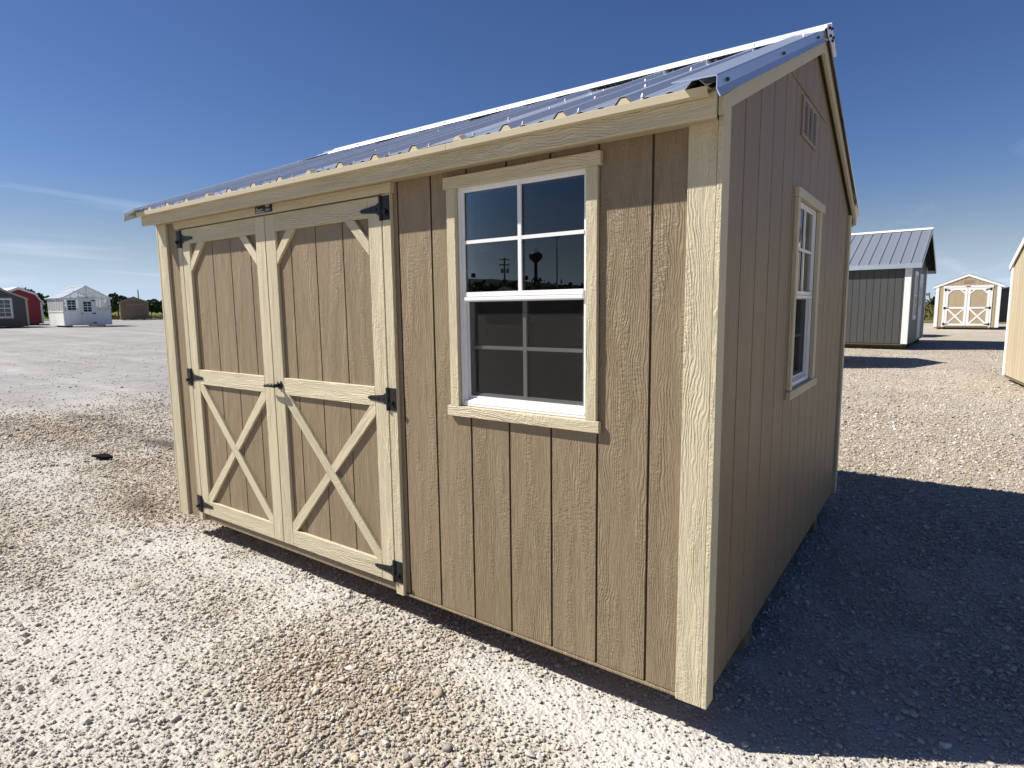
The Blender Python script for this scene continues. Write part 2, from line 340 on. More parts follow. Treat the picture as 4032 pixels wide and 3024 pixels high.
big = ramp(m, n2.outputs['Fac'], [(.3, (.84, .83, .82)), (.7, (1.08, 1.08, 1.08))])
bmx = N(m, 'ShaderNodeMixRGB', blend_type='MULTIPLY'); bmx.inputs[0].default_value = 1; Lk(m, sm.outputs[0], bmx.inputs[1]); Lk(m, big, bmx.inputs[2])
stv = N(m, 'ShaderNodeMapping'); stv.inputs['Rotation'].default_value = (0, 0, R(-38)); stv.inputs['Scale'].default_value = (.05, 1.1, 1); Lk(m, P, stv.inputs[0])
stn = N(m, 'ShaderNodeTexNoise', Scale=1.0, Detail=5, Roughness=.6); Lk(m, stv.outputs[0], stn.inputs['Vector'])
stc = ramp(m, stn.outputs['Fac'], [(.32, (.86, .86, .86)), (.55, (1, 1, 1)), (.68, (1.16, 1.16, 1.16))])
stm = N(m, 'ShaderNodeMixRGB', blend_type='MULTIPLY'); Lk(m, mth(m, 'ADD', .25, mth(m, 'MULTIPLY', grey, .75)), stm.inputs[0]); Lk(m, bmx.outputs[0], stm.inputs[1]); Lk(m, stc, stm.inputs[2])
Lk(m, stm.outputs[0], p.inputs['Base Color'])
inv = mth(m, 'SUBTRACT', 1.0, v1.outputs['Distance']); inv2 = mth(m, 'SUBTRACT', 1.0, v2.outputs['Distance']); inv3 = mth(m, 'SUBTRACT', 1.0, v3.outputs['Distance'])
hh = mth(m, 'ADD', mth(m, 'MULTIPLY', inv, .007), mth(m, 'ADD', mth(m, 'MULTIPLY', inv2, .008), mth(m, 'ADD', mth(m, 'MULTIPLY', inv3, .005), mth(m, 'MULTIPLY', n1.outputs['Fac'], .004))))
hh = mth(m, 'MULTIPLY', hh, mth(m, 'SUBTRACT', 1.0, mth(m, 'MULTIPLY', grey, .72))); bumped(m, p, hh, 1.0, .85)
M['ground'] = m
g = newobj('ground', me, m); g['kind'] = 'structure'; g['label'] = 'pale gravel lot with white dusty and brown pebbly patches'

def sector(name, az0, az1, d0, d1, mt, lift, nz_=60, nd=50, jag=0):
    mb = MB(); az = np.radians(np.linspace(az0, az1, nz_)); t = np.linspace(0, 1, nd); d = d0*(d1/d0)**t
    A, D = np.meshgrid(az, d); j = (fbm(A*60, D*0, 1.0, 91) - .5)*jag*(1 - t[:, None]); D = D + j
    x = CAM.x + D*np.sin(A); y = CAM.y + D*np.cos(A); z = ground_h(x, y) + lift
    v = np.stack([x, y, z], -1).reshape(-1, 3); i = np.arange(nz_*nd).reshape(nd, nz_)
    f = np.stack([i[:-1, :-1], i[:-1, 1:], i[1:, 1:], i[1:, :-1]], -1).reshape(-1, 4)
    o = newobj(name, mesh_from(name, v.tolist(), f.tolist(), True), mt); o['kind'] = 'structure'; return o
def fieldmat(name, a, b, c):
    m, p = mat(name, a, .95, 0, .1); geo = N(m, 'ShaderNodeNewGeometry'); q = N(m, 'ShaderNodeTexNoise', Scale=.16, Detail=6, Roughness=.65); Lk(m, geo.outputs['Position'], q.inputs['Vector'])
    Lk(m, ramp(m, q.outputs['Fac'], [(.35, a), (.5, b), (.65, c)]), p.inputs['Base Color']); k = N(m, 'ShaderNodeTexNoise', Scale=6, Detail=3); Lk(m, geo.outputs['Position'], k.inputs['Vector']); bumped(m, p, k.outputs['Fac'], .3, .8); return m
M['field'] = fieldmat('grass_field', (.16, .13, .06), (.135, .18, .045), (.10, .15, .035))
M['field2'] = fieldmat('dry_field', (.20, .15, .075), (.16, .15, .055), (.11, .12, .04))
sector('field', -118, -34, 88, 1500, M['field'], .03, jag=5)
sector('field', -30, 70, 56, 1500, M['field2'], .03, jag=3)
sector('field', 120, 235, 130, 1500, M['field2'], .03)

# ------------------------------------------------------------------ the shed in front
ZB, ZT, XL, D = .150, 2.125, -3.690, 3.030
SLP = .4167; RY = D/2
RIDGES = [RY]
shed = thing('storage_shed', 'large tan wooden shed with cream trim, cream X-braced double doors and ribbed metal roof', 'shed')
G = .2032; X6 = -.2186
W1 = (-1.085, -.462, 1.130, 2.047)      # front window opening: u0 u1 z0 z1
W2 = (1.196, 1.741, 1.132, 2.048)       # side window opening
D0, D1, DB, DT = -3.374, -1.527, .205, 2.065   # door pair
# front siding: strip left of the doors, under and right of them
eL = [XL + .012, D0 - .04]
eR = [D1 + .045] + [X6 - G*k for k in range(6, -1, -1)] + [-.004]
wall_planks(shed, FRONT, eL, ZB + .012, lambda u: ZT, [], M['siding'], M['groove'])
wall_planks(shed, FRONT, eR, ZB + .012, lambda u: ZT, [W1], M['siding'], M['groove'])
# panel below and above the doors
mb = MB(); mb.box((D0 - .035, -.012, ZB + .002), (D1 + .04, 0, DB + .03), lambda u, n, z: FRONT(u, n, z)); mb.make('threshold_panel', M['siding'], shed, .0015)
mb = MB(); mb.box((D0 - .035, -.012, DT - .03), (D1 + .04, 0, ZT), lambda u, n, z: FRONT(u, n, z)); mb.make('lintel_panel', M['siding'], shed)
for a, b in ((eR[0] - .002, -.002), (XL + .014, D0 - .045)): mb = MB(); mb.box((a, -.03, ZB), (b, .006, ZB + .0095), FRONT); mb.make('bottom_ledge', M['siding'], shed, .001)
# gable side (right) and the two hidden walls
rake = lambda y: 2.215 + SLP*(y if y < RY else D - y)
eS = [.006, .283] + [.283 + G*k for k in range(1, 14)] + [D - .006]
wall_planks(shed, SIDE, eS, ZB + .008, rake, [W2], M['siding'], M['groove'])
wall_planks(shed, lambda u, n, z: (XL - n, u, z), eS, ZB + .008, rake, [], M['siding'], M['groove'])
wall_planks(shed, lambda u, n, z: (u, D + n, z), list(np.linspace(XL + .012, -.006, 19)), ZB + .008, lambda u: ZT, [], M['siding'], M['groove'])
# corner trims: front boards lap the side ones
for xs in (-.041, XL + .052):
    sgn = 1 if xs > -1 else -1
    if sgn > 0: board('corner_trim', shed, (-.0475, 0, ZB), (-.0475, 0, ZT - .004), .093, .018, (0, -1, 0), M['trim'])
    else: board('corner_trim', shed, (XL + .054, 0, ZB), (XL + .054, 0, ZT - .004), .106, .018, (0, -1, 0), M['trim'])
board('corner_trim', shed, (.0, .0175, ZB), (.0, .0175, 2.17), .0735, .018, (1, 0, 0), M['trim'])
board('corner_trim', shed, (.0, D - .03, ZB), (.0, D - .03, 2.17), .07, .018, (1, 0, 0), M['trim'])
board('corner_trim', shed, (XL, .0175, ZB), (XL, .0175, 2.17), .0735, .018, (-1, 0, 0), M['trim'])
board('corner_trim', shed, (-.05, D, ZB), (-.05, D, ZT), .09, .018, (0, 1, 0), M['trim'])
board('corner_trim', shed, (XL + .05, D, ZB), (XL + .05, D, ZT), .09, .018, (0, 1, 0), M['trim'])
board('corner_trim', shed, (XL, D - .03, ZB), (XL, D - .03, 2.17), .07, .018, (-1, 0, 0), M['trim'])
# floor, skids, studs
mb = MB(); mb.box((XL + .02, .02, ZB + .004), (-.02, D - .02, ZB + .06)); mb.make('floor', M['lumber'], shed)
for y in (.64, 2.28):
    mb = MB(); mb.prism([(XL + .06, .145), (XL + .06, .09), (XL + .15, -.004), (-.10, -.004), (-.004, .07), (-.004, .145)], lambda u, z: (u, y - .045, z), lambda u, z: (u, y + .045, z)); mb.make('skid', M['treated'], shed, .003)
for x in (-3.62, -1.106, -.440, -.09):
    board('stud', shed, (x, .024, .22), (x, .024, 2.1), .04, .088, (0, 1, 0), M['lumber'])
for y in (1.174, 1.763, .6, 2.4):
    board('stud', shed, (-.024, y, .22), (-.024, y, 2.12), .04, .088, (-1, 0, 0), M['lumber'])
# eaves, both sides
for s_, yo in ((-1, 0.0), (1, D)):
    yy = lambda v: yo + s_*v
    board('fascia', shed, (XL - .012, yy(.090), 2.143), (.0185, yy(.090), 2.143), .074, .018, (0, s_, 0), M['trim'])
    mb = MB(); mb.box((XL, min(yy(.002), yy(.089)), 2.118), (-.002, max(yy(.002), yy(.089)), 2.124)); mb.make('soffit', M['soffit'], shed)
    mb = MB(); pr = [(.060, 2.187), (.139, 2.1875), (.1405, 2.186), (.1385, 2.1645), (.1095, 2.1635), (.1095, 2.168), (.134, 2.169), (.1355, 2.183), (.060, 2.183)]
    for xa, xb in ((XL - .004, -1.02), (-1.018, .002)):
        mb.prism([(yy(a), b) for a, b in pr], lambda y, z: (xa, y, z), lambda y, z: (xb, y, z))
    mb.make('eave_flashing', M['flash'], shed)
# rake boards
def rakeboard(xa, xb, side):
    mb = MB(); lo = lambda v: 2.159 + SLP*v
    sgnp = (lambda y: y) if side < 0 else (lambda y: D - y)
    yc = RY - .001
    mb.prism([(sgnp(-.089), 2.112), (sgnp(-.02), lo(-.02) - .002), (sgnp(yc), lo(yc)), (sgnp(yc), lo(yc) + .085), (sgnp(-.089), lo(-.089) + .045)], lambda y, z: (xa, y, z), lambda y, z: (xb, y, z))
    o = mb.make('rake_board', M['rakeg'], shed, .0015); return o
M['rakeg'] = M['trim']
for sd in (-1, 1): rakeboard(.0195, .037, sd); rakeboard(XL - .037, XL - .0195, sd)
# ribbed sheets over an added, unseen deck that blocks light
TOP = lambda y: 2.184 + SLP*(y + .15)            # pan of the sheet on the front slope
RIBX = [-.267 + .232*k for k in range(1, -16, -1)]
for sd in (-1, 1):
    fy = (lambda y: y) if sd < 0 else (lambda y: D - y)
    mb = MB(); mb.prism([(-.085, TOP(-.085) - .03), (RY - .002, TOP(RY) - .03), (RY - .002, TOP(RY) - .016), (-.085, TOP(-.085) - .016)], lambda y, z: (XL - .015, fy(y), z), lambda y, z: (.018, fy(y), z)); mb.make('light_block_deck', M['osb'], shed)
    # each sheet is 0.928 m wide: four ribs
    x_hi = .012; sheets = [(.012, RIBX[4] + .012)] + [(RIBX[4*k] + .012, RIBX[4*k + 4] + .012) for k in range(1, 4)]
    sheets[-1] = (sheets[-1][0], XL - .02)
    for q, (xa, xb) in enumerate(sheets):
        prof = []
        for rx in sorted([r for r in RIBX if xb - .001 < r - .02 and r + .02 < xa + .001], reverse=True):
            prof += [(rx + .031, 0), (rx + .011, .021), (rx - .011, .021), (rx - .031, 0)]
            for k in (-.078, -.154): prof += [(rx + k + .014, 0), (rx + k + .006, .004), (rx + k - .006, .004), (rx + k - .014, 0)]
        prof = [(xa, 0.001)] + [q_ for q_ in prof if xb < q_[0] < xa] + [(xb, 0.001)]
        bm = bmesh.new(); rows = []
        ys = [-.137, -.02, .3, .7, 1.1, RY]
        lift = .0015*(q % 2)
        for y in ys: rows.append([bm.verts.new((a, fy(y), TOP(y) + h + lift)) for a, h in prof])
        for r0, r1 in zip(rows[:-1], rows[1:]):
            for i in range(len(prof) - 1): bm.faces.new((r0[i], r0[i + 1], r1[i + 1], r1[i]))
        bmesh.ops.recalc_face_normals(bm, faces=bm.faces)
        bmesh.ops.solidify(bm, geom=bm.faces[:], thickness=.0008)
        me = bpy.data.meshes.new('roof_sheet'); bm.to_mesh(me); bm.free(); newobj('roof_sheet', me, M['metal'], shed)
    if sd < 0:
        for rx in RIBX[1:]:
            mb = MB(); mb.prism([(rx + .024, .0), (rx + .009, .0175), (rx - .009, .0175), (rx - .024, 0)], lambda x, h: (x, -.1345, TOP(-.1345) + h - .001), lambda x, h: (x, -.10, TOP(-.10) + h - .001)); mb.make('rib_closure', M['flash'], shed)
    mb = MB()
    for rx in RIBX[1:]:
        for y in (-.085, .47, 1.0, 1.36):
            for off in (.045,):
                x = rx + off
                if x > -.02: continue
                mb.tube((x, fy(y), TOP(y)), (x, fy(y), TOP(y) + .007), .008, .008, 6); mb.tube((x, fy(y), TOP(y) + .007), (x, fy(y), TOP(y) + .012), .005, .004, 6)
    mb.make('screws', M['screw'], shed)['kind'] = 'stuff'
    # metal rake trims
    for xb, sg in ((.0, 1), (XL, -1)):
        lowe = lambda y: 2.269 + SLP*y
        pr = [(-.085, .010), (.046, .004), (.048, .0), (.048, -.034), (.059, -.055), (.055, -.057), (.0455, -.035), (.0455, 0), (-.085, .006)]
        mb = MB(); mb.prism([(xb + sg*a, b) for a, b in pr], lambda x, h: (x, fy(-.195), lowe(-.195) + h), lambda x, h: (x, fy(RY), lowe(RY) + h)); mb.make('rake_trim', M['metal'], shed)
# ridge cap: flatter than the roof
zc = TOP(RY) + .045
for sd in (-1, 1):
    fy = (lambda y: y) if sd < 0 else (lambda y: D - y)
    mb = MB(); mb.prism([(RY, zc), (RY - .03, zc - .021), (RY - .185, zc - .092), (RY - .190, zc - .100), (RY - .188, zc - .1005), (RY - .183, zc - .0945), (RY - .03, zc - .024), (RY, zc - .003)], lambda y, z: (XL - .055, fy(y), z), lambda y, z: (.062, fy(y), z)); mb.make('ridge_cap', M['capmetal'], shed)
mb2 = MB()
for xe, sg in ((.06, 1), (XL - .054, -1)):
    mb = MB(); mb.prism([(RY - .12, zc - .050), (RY, zc - .004), (RY + .12, zc - .050), (RY + .06, zc - .085), (RY - .06, zc - .085)], lambda y, z: (xe, y, z), lambda y, z: (xe - sg*.002, y, z)); mb.make('ridge_end', M['capmetal'], shed)
    for dy, dzz in ((-.07, -.05), (.0, -.03), (.05, -.055), (-.03, -.072), (.03, -.076)): mb2.tube((xe, RY + dy, zc + dzz), (xe + sg*.01, RY + dy, zc + dzz), .007, .006, 6)
mb2.make('screws', M['black'], shed)['kind'] = 'stuff'
mb = MB()
for rx in RIBX: mb.tube((rx, RY - .15, zc - .078), (rx, RY - .15, zc - .069), .007, .005, 6)
mb.make('screws', M['screw'], shed)['kind'] = 'stuff'
mb = MB()
for y in (-.11, .58, 1.25): mb.tube((.0475, y, 2.247 + SLP*y), (.056, y, 2.247 + SLP*y), .006, .005, 6)
mb.make('screws', M['black'], shed)['kind'] = 'stuff'
# gable vent and flashing strip
mb = MB(); mb.box((.925, .0, 2.540), (RY*2 - 1.155, .006, 2.548), SIDE); mb.make('flashing_strip', M['siding'], shed)
V0, V1, VA, VB = 1.213, 1.575, 2.337, 2.517
mb = MB()
for a, b in (((V0, .0005, VA), (V1, .010, VA + .016)), ((V0, .0005, VB - .016), (V1, .010, VB)), ((V0, .0005, VA + .016), (V0 + .03, .010, VB - .016)), ((V1 - .03, .0005, VA + .016), (V1, .010, VB - .016)),
             ((V0 + .115, .0005, VA + .016), (V0 + .137, .010, VB - .016)), ((V0 + .225, .0005, VA + .016), (V0 + .247, .010, VB - .016))): mb.box(a, b, SIDE)
M['vent'] = mat('vent_plastic', (.26, .215, .165), .5)[0]; vent = mb.make('gable_vent', M['vent'], shed, .001)
mb = MB(); mb.box((V0 + .03, .0003, VA + .016), (V1 - .03, .0016, VB - .016), SIDE); mb.make('vent_back', M['black'], vent)
for (a, b) in ((V0 + .031, V0 + .114), (V0 + .138, V0 + .224), (V0 + .248, V1 - .031)):
    for k in range(9):
        z = VA + .024 + k*.0158; mb = MB(); mb.prism([(.0018, z + .002), (.0018, z + .0075), (.0075, z + .005), (.0075, z - .0005)], lambda n, zz: SIDE(a, n, zz), lambda n, zz: SIDE(b, n, zz)); mb.make('slat', M['vent'], vent)

# windows: vinyl single-hung with grids, lower half behind an insect screen
def bars(mb, T, u0, u1, z0, z1, wl, wr, wb, wt, n0, n1):
    mb.box((u0, n0, z0), (u1, n1, z0 + wb), T); mb.box((u0, n0, z1 - wt), (u1, n1, z1), T); mb.box((u0, n0, z0 + wb), (u0 + wl, n1, z1 - wt), T); mb.box((u1 - wr, n0, z0 + wb), (u1, n1, z1 - wt), T)
def big_window(T, Wd, nrm, casL, casR, over, head, sill):
    u0, u1, z0, z1 = Wd; uv = Vector(T(1, 0, 0)) - Vector(T(0, 0, 0))
    mb = MB(); bars(mb, T, u0, u1, z0, z1, .012, .012, .012, .010, -.075, -.002); bars(mb, T, u0 + .012, u1 - .012, z0 + .012, z1 - .010, .016, .012, .010, .010, -.06, -.010)
    win = mb.make('window', M['vinyl'], shed, .001)
    P3 = lambda u, z, n=0.0: T(u, n, z)
    board('casing', win, P3(u0 - casL/2 + .002, sill[1]), P3(u0 - casL/2 + .002, head[0]), casL, .019, nrm, M['trim'])
    board('casing', win, P3(u1 + casR/2 - .002, sill[1]), P3(u1 + casR/2 - .002, head[0]), casR, .019, nrm, M['trim'])
    board('head_trim', win, P3(over[0], (head[0] + head[1])/2), P3(over[1], (head[0] + head[1])/2), head[1] - head[0], .022, nrm, M['trim'])
    board('sill_trim', win, P3(over[0] - .003, (sill[0] + sill[1])/2), P3(over[1], (sill[0] + sill[1])/2), sill[1] - sill[0], .023, nrm, M['trim'])
    ui, uo = u0 + .028, u1 - .024; zm0, zm1 = 1.582, 1.617
    mb = MB(); mb.box((ui, -.030, zm0 + .016), (uo, -.004, zm1), T); mb.box((ui, -.045, zm0), (uo, .001, zm0 + .014), T); mb.box((ui, -.04, zm0 + .014), (uo, -.010, zm0 + .016), T); mb.make('meeting_rail', M['vinyl'], win, .001)
    mb = MB(); mb.prism([(-.045, z0 + .020), (-.045, z0 + .040), (-.018, z0 + .034), (-.002, z0 + .022), (-.001, z0 + .012), (-.03, z0 + .010)], lambda n, z: T(ui - .012, n, z), lambda n, z: T(uo + .008, n, z)); mb.make('window_sill', M['vinyl'], win)
    uc = (ui + uo)/2 - .001; zu = 1.824
    mb = MB(); mb.box((uc - .008, -.014, zm1), (uc + .008, -.006, z1 - .02), T); mb.box((ui, -.014, zu - .007), (uc - .008, -.0065, zu + .007), T); mb.box((uc + .008, -.014, zu - .007), (uo, -.0065, zu + .007), T); mb.make('muntin', M['vinyl'], win)
    for a, b in ((ui, uc - .008), (uc + .008, uo)):
        for c, d_ in ((zm1, zu - .007), (zu + .007, z1 - .02)):
            mb = MB(); mb.box((a, -.020, c), (b, -.0165, d_), T); mb.make('pane', M['glass'], win)
    # lower sash sits further in
    zl0, zl1 = z0 + .040, zm0; zh = 1.384
    mb = MB(); bars(mb, T, ui, uo, zl0 - .004, zl1, .016, .016, .020, .006, -.058, -.032); mb.make('lower_sash', M['vinyl'], win)
    mb = MB(); mb.box((uc - .008, -.045, zl0 + .016), (uc + .008, -.036, zl1 - .006), T); mb.box((ui + .016, -.045, zh - .007), (uc - .008, -.0365, zh + .007), T); mb.box((uc + .008, -.045, zh - .007), (uo - .016, -.0365, zh + .007), T); mb.make('muntin', M['vinyl'], win)
    for a, b in ((ui + .016, uc), (uc, uo - .016)):
        for c, d_ in ((zl0 + .016, zh), (zh, zl1 - .006)):
            mb = MB(); mb.box((a + .0005, -.052, c + .0005), (b - .0005, -.0485, d_ - .0005), T); mb.make('pane', M['glass'], win)
    mb = MB(); mb.box((ui + .003, -.0285, zl0 - .005), (uo - .003, -.0275, zl1 - .001), T); mb.make('insect_screen', M['screen'], win)
    mb = MB(); bars(mb, T, ui, uo, zl0 - .008, zl1, .006, .006, .012, .004, -.0305, -.024); mb.make('screen_frame', M['vinyl'], win)
    return win
big_window(FRONT, W1, (0, -1, 0), .047, .046, (-1.145, -.405), (2.045, 2.093), (1.085, 1.129))
big_window(SIDE, W2, (1, 0, 0), .048, .070, (1.142, 1.872), (2.050, 2.095), (1.088, 1.131))

# doors
def hinge(parent, xp, zt, sg, n):
    """black T hinge; plate on the casing at xp, strap pointing sg along x"""
    mb = MB(); a = n
    F = lambda x, z: FRONT(xp + sg*x, a, z); Bk = lambda x, z: FRONT(xp + sg*x, a + .004, z)
    mb.prism([(-.054, zt), (-.002, zt), (-.002, zt - .108), (-.054, zt - .108)], F, Bk)
    mb.prism([(.004, zt - .026), (.022, zt - .028), (.03, zt - .036), (.118, zt - .046), (.136, zt - .048), (.143, zt - .056), (.136, zt - .064), (.118, zt - .066), (.03, zt - .074), (.022, zt - .082), (.004, zt - .084)], F, Bk)
    mb.tube(FRONT(xp, a + .005, zt + .001), FRONT(xp, a + .005, zt - .109), .0085, None, 8)
    for x, z in ((-.038, -.02), (-.038, -.09), (.03, -.055), (.07, -.055), (.128, -.056), (-.03, -.06)): mb.tube(FRONT(xp + sg*x, a + .003, zt + z), FRONT(xp + sg*x, a + .0075, zt + z), .005, .0035, 6)
    mb.tube(FRONT(xp - sg*.03, a + .004, zt - .072), FRONT(xp - sg*.036, a + .022, zt - .074), .009, .011, 8)
    return mb.make('hinge', M['black'], parent)
NF = .018; NP = .002      # front face of door frame boards' back plane / door siding plane
def door(x0, x1, grooves, hs):
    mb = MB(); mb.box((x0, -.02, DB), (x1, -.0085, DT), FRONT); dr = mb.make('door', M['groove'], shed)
    ed = [x0 + .004] + grooves + [x1 - .004]
    for a, b in zip(ed[:-1], ed[1:]):
        mb = MB(); mb.box((a + .0035, -.0085, DB + .004), (b - .0035, NP, DT - .004), FRONT); mb.make('plank', M['siding'], dr, .0012)
    nr = (0, -1, 0); y = -NP; sw = .090
    def bd(nm, a, b, wd, t=.018): return board(nm, dr, (a[0], y, a[1]), (b[0], y, b[1]), wd, t, nr, M['trim'])
    bd('stile', (x0 + sw/2, DB), (x0 + sw/2, DT), sw); bd('stile', (x1 - sw/2, DB), (x1 - sw/2, DT), sw)
    a, b = x0 + sw + .0006, x1 - sw - .0006
    bd('rail', (a, DT - .045), (b, DT - .045), .09); bd('rail', (a, 1.131), (b, 1.131), .094); bd('rail', (a, .2525), (b, .2525), .095)
    # corner braces under the top rail, then the crossed braces
    for sx_, xx in ((1, a), (-1, b)):
        pts = [(xx + sx_*.100, 1.9745), (xx + sx_*.172, 1.9745), (xx + sx_*.0005, 1.800), (xx + sx_*.0005, 1.866)]
        c = (xx + sx_*.086, 1.887); dirv = Vector((sx_*.172, 0, .1745)).normalized()
        mb = MB(); mb.prism(pts, lambda u, z: FRONT(u, NP, z), lambda u, z: FRONT(u, NP + .0175, z))
        ang = -sx_*math.atan2(.172, .1745); T = Matrix.Translation((c[0], 0, c[1])) @ Matrix.Rotation(-ang, 4, 'Y')
        v = [T.inverted() @ Vector(q) for q in mb.v]; me = mesh_from('corner_brace', v, mb.f); bev(me, .0015); newobj('corner_brace', me, M['trim'], dr, T)
    zt_, zb_ = 1.0835, .3005; hw = .031
    wx, hz = b - a, zt_ - zb_
    def diag(pA, pB, t):
        """brace with ends cut to the frame: mitred corners at pA and pB"""
        d_ = Vector((pB[0] - pA[0], pB[1] - pA[1])); sgx = 1 if d_.x > 0 else -1; sgz = 1 if d_.y > 0 else -1
        ex, ez = .046*d_.length/abs(d_.y), .046*d_.length/abs(d_.x)
        return [(pA[0], pA[1]), (pA[0] + sgx*ex*.62, pA[1]), (pB[0], pB[1] - sgz*ez*.62), (pB[0], pB[1]), (pB[0] - sgx*ex*.62, pB[1]), (pA[0], pA[1] + sgz*ez*.62)]
    for pA, pB, nm in (((a, zt_), (b, zb_), 0), ((a, zb_), (b, zt_), 1)):
        pts = diag(pA, pB, .018)
        if nm == 1:   # the second brace is cut in two where it meets the first
            ax, az_ = (pA, pB); pl = pts
            cx_, cz_ = (a + b)/2, (zt_ + zb_)/2
            dv = Vector((pB[0] - pA[0], pB[1] - pA[1])).normalized(); nv = Vector((-dv.y, dv.x)); d1 = Vector((b - a, zb_ - zt_)).normalized(); n1_ = Vector((-d1.y, d1.x))
            halfw = abs((Vector(pts[1]) - Vector(pts[0])).dot(n1_))
            hw2 = .0225
            parts_ = []
            for sgn in (-1, 1):
                # keep the vertices of the end and two cut points
                q = []
                for off in (1, -1):
                    o0 = Vector((cx_, cz_)) + nv*off*hw2; den = dv.dot(n1_); t0 = (sgn*(hw2 + .0008)*(1 if den > 0 else -1) - (o0 - Vector((cx_, cz_))).dot(n1_))/den
                    q.append(o0 + dv*t0)
                end = [Vector(pts[5]), Vector(pts[0]), Vector(pts[1])] if sgn < 0 else [Vector(pts[2]), Vector(pts[3]), Vector(pts[4])]
                if sgn < 0: poly = [q[0], *end, q[1]]
                else: poly = [q[1], *end, q[0]]
                parts_.append([tuple(k) for k in poly])
        else: parts_ = [pts]
        for pl in parts_:
            mb = MB(); mb.prism(pl, lambda u, z: FRONT(u, NP, z), lambda u, z: FRONT(u, NP + .0172, z))
            c = (sum(q[0] for q in pl)/len(pl), sum(q[1] for q in pl)/len(pl)); th = math.atan2(pB[0] - pA[0], pB[1] - pA[1]); T = Matrix.Translation((c[0], 0, c[1])) @ Matrix.Rotation(th, 4, 'Y')
            v = [T.inverted() @ Vector(k) for k in mb.v]; me = mesh_from('cross_brace', v, mb.f); bev(me, .0015); newobj('cross_brace', me, M['trim'], dr, T)
    for zt in (2.062, 1.180, .322): hinge(dr, x0 - .004 if hs < 0 else x1 + .004, zt, 1 if hs < 0 else -1, .0205)
    return dr
dl = door(D0, -2.459, [-3.249, -3.047, -2.845, -2.636], -1)
drr = door(-2.452, D1, [-2.251, -2.040, -1.826, -1.622], 1)
# lever handle on the right leaf
mb = MB(); mb.tube(FRONT(-2.395, .020, 1.136), FRONT(-2.395, .030, 1.136), .024, .022, 14); mb.tube(FRONT(-2.395, .03, 1.136), FRONT(-2.395, .062, 1.136), .010, .009, 10)
hp = [(-2.380, 1.136, .062, .011), (-2.40, 1.137, .065, .0115), (-2.44, 1.136, .064, .010), (-2.475, 1.133, .061, .009), (-2.496, 1.130, .055, .0075)]
for (a, z1_, n1_, r1_), (b, z2_, n2_, r2_) in zip(hp[:-1], hp[1:]): mb.tube(FRONT(a, n1_, z1_), FRONT(b, n2_, z2_), r1_, r2_, 10)
mb.make('door_handle', M['black'], drr, 0, True)
for x0, x1 in ((D0 - .0535, D0 - .006), (D1 + .006, D1 + .060)): board('door_casing', shed, ((x0 + x1)/2, 0, ZB), ((x0 + x1)/2, 0, 2.0715), x1 - x0, .020, (0, -1, 0), M['trim'])
mb = MB(); mb.prism([(-3.462, 2.117), (-1.450, 2.117), (-1.458, 2.0725), (-3.449, 2.0725)], lambda u, z: FRONT(u, 0, z), lambda u, z: FRONT(u, .026, z))
T = Matrix.Translation((-2.45, 0, 2.095)) @ Matrix.Rotation(R(90), 4, 'Y'); me = mesh_from('door_header', [T.inverted() @ Vector(k) for k in mb.v], mb.f); bev(me, .0015); newobj('door_header', me, M['trim'], shed, T)
# maker's plate with its worn script and emblem
mb = MB(); mb.box((-2.521, .0262, 2.0785), (-2.363, .030, 2.121), FRONT); plate = mb.make('name_plate', M['black'], shed, .001)
M['ink'] = mat('plate_lettering', (.62, .62, .62), .5)[0]; M['inkb'] = mat('plate_blue', (.10, .16, .32), .5)[0]; M['inks'] = mat('plate_silver', (.42, .46, .55), .5)[0]
def strokes(mb, pts, wd, n=.0302):
    for (a, b), (c, d_) in zip(pts[:-1], pts[1:]):
        v = Vector((c - a, d_ - b)); nn = Vector((-v.y, v.x)).normalized()*wd/2
        mb.prism([(a + nn.x, b + nn.y), (c + nn.x, d_ + nn.y), (c - nn.x, d_ - nn.y), (a - nn.x, b - nn.y)], lambda u, z: FRONT(u, n, z), lambda u, z: FRONT(u, n + .0006, z))
px, pz = -2.521, 2.0785
S_ = lambda l: [(px + a, pz + b) for a, b in l]
mb = MB(); strokes(mb, S_([(.024, .029), (.018, .030), (.014, .025), (.013, .008)]), .003); strokes(mb, S_([(.009, .021), (.021, .021)]), .0025)
strokes(mb, S_([(.025, .012), (.025, .021), (.031, .021), (.031, .012), (.025, .012)]), .0022, .0303); strokes(mb, S_([(.045, .021), (.038, .021), (.038, .017), (.045, .016), (.045, .012), (.038, .012)]), .0022, .0304); strokes(mb, S_([(.052, .012), (.052, .021), (.059, .021), (.059, .012)]), .0022, .0305); strokes(mb, S_([(.066, .023), (.070, .016), (.076, .024)]), .0022, .0306)
for z in (.036, .032, .028): strokes(mb, S_([(.098 + (.036 - z), z), (.138, z)]), .0016, .0303)
mb.make('lettering', M['ink'], plate)
mb = MB(); strokes(mb, S_([(.010, .0055), (.092, .0055)]), .005); mb.make('silver_band', M['inks'], plate)
mb = MB(); strokes(mb, S_([(.098, .012), (.145, .012)]), .014, .0302); mb.make('blue_emblem', M['inkb'], plate)
mb = MB(); strokes(mb, S_([(.112, .009), (.118, .017), (.124, .009)]), .002, .0309); mb.make('emblem_mark', M['ink'], plate)
# nail heads along the threshold
mb = MB()
for x in (-2.2, -2.196, -1.93, -1.66, -1.657, -3.0): mb.tube(FRONT(x, 0, .19), FRONT(x, .0012, .19), .004, .004, 6)
mb.make('nail_heads', M['black'], shed)['kind'] = 'stuff'

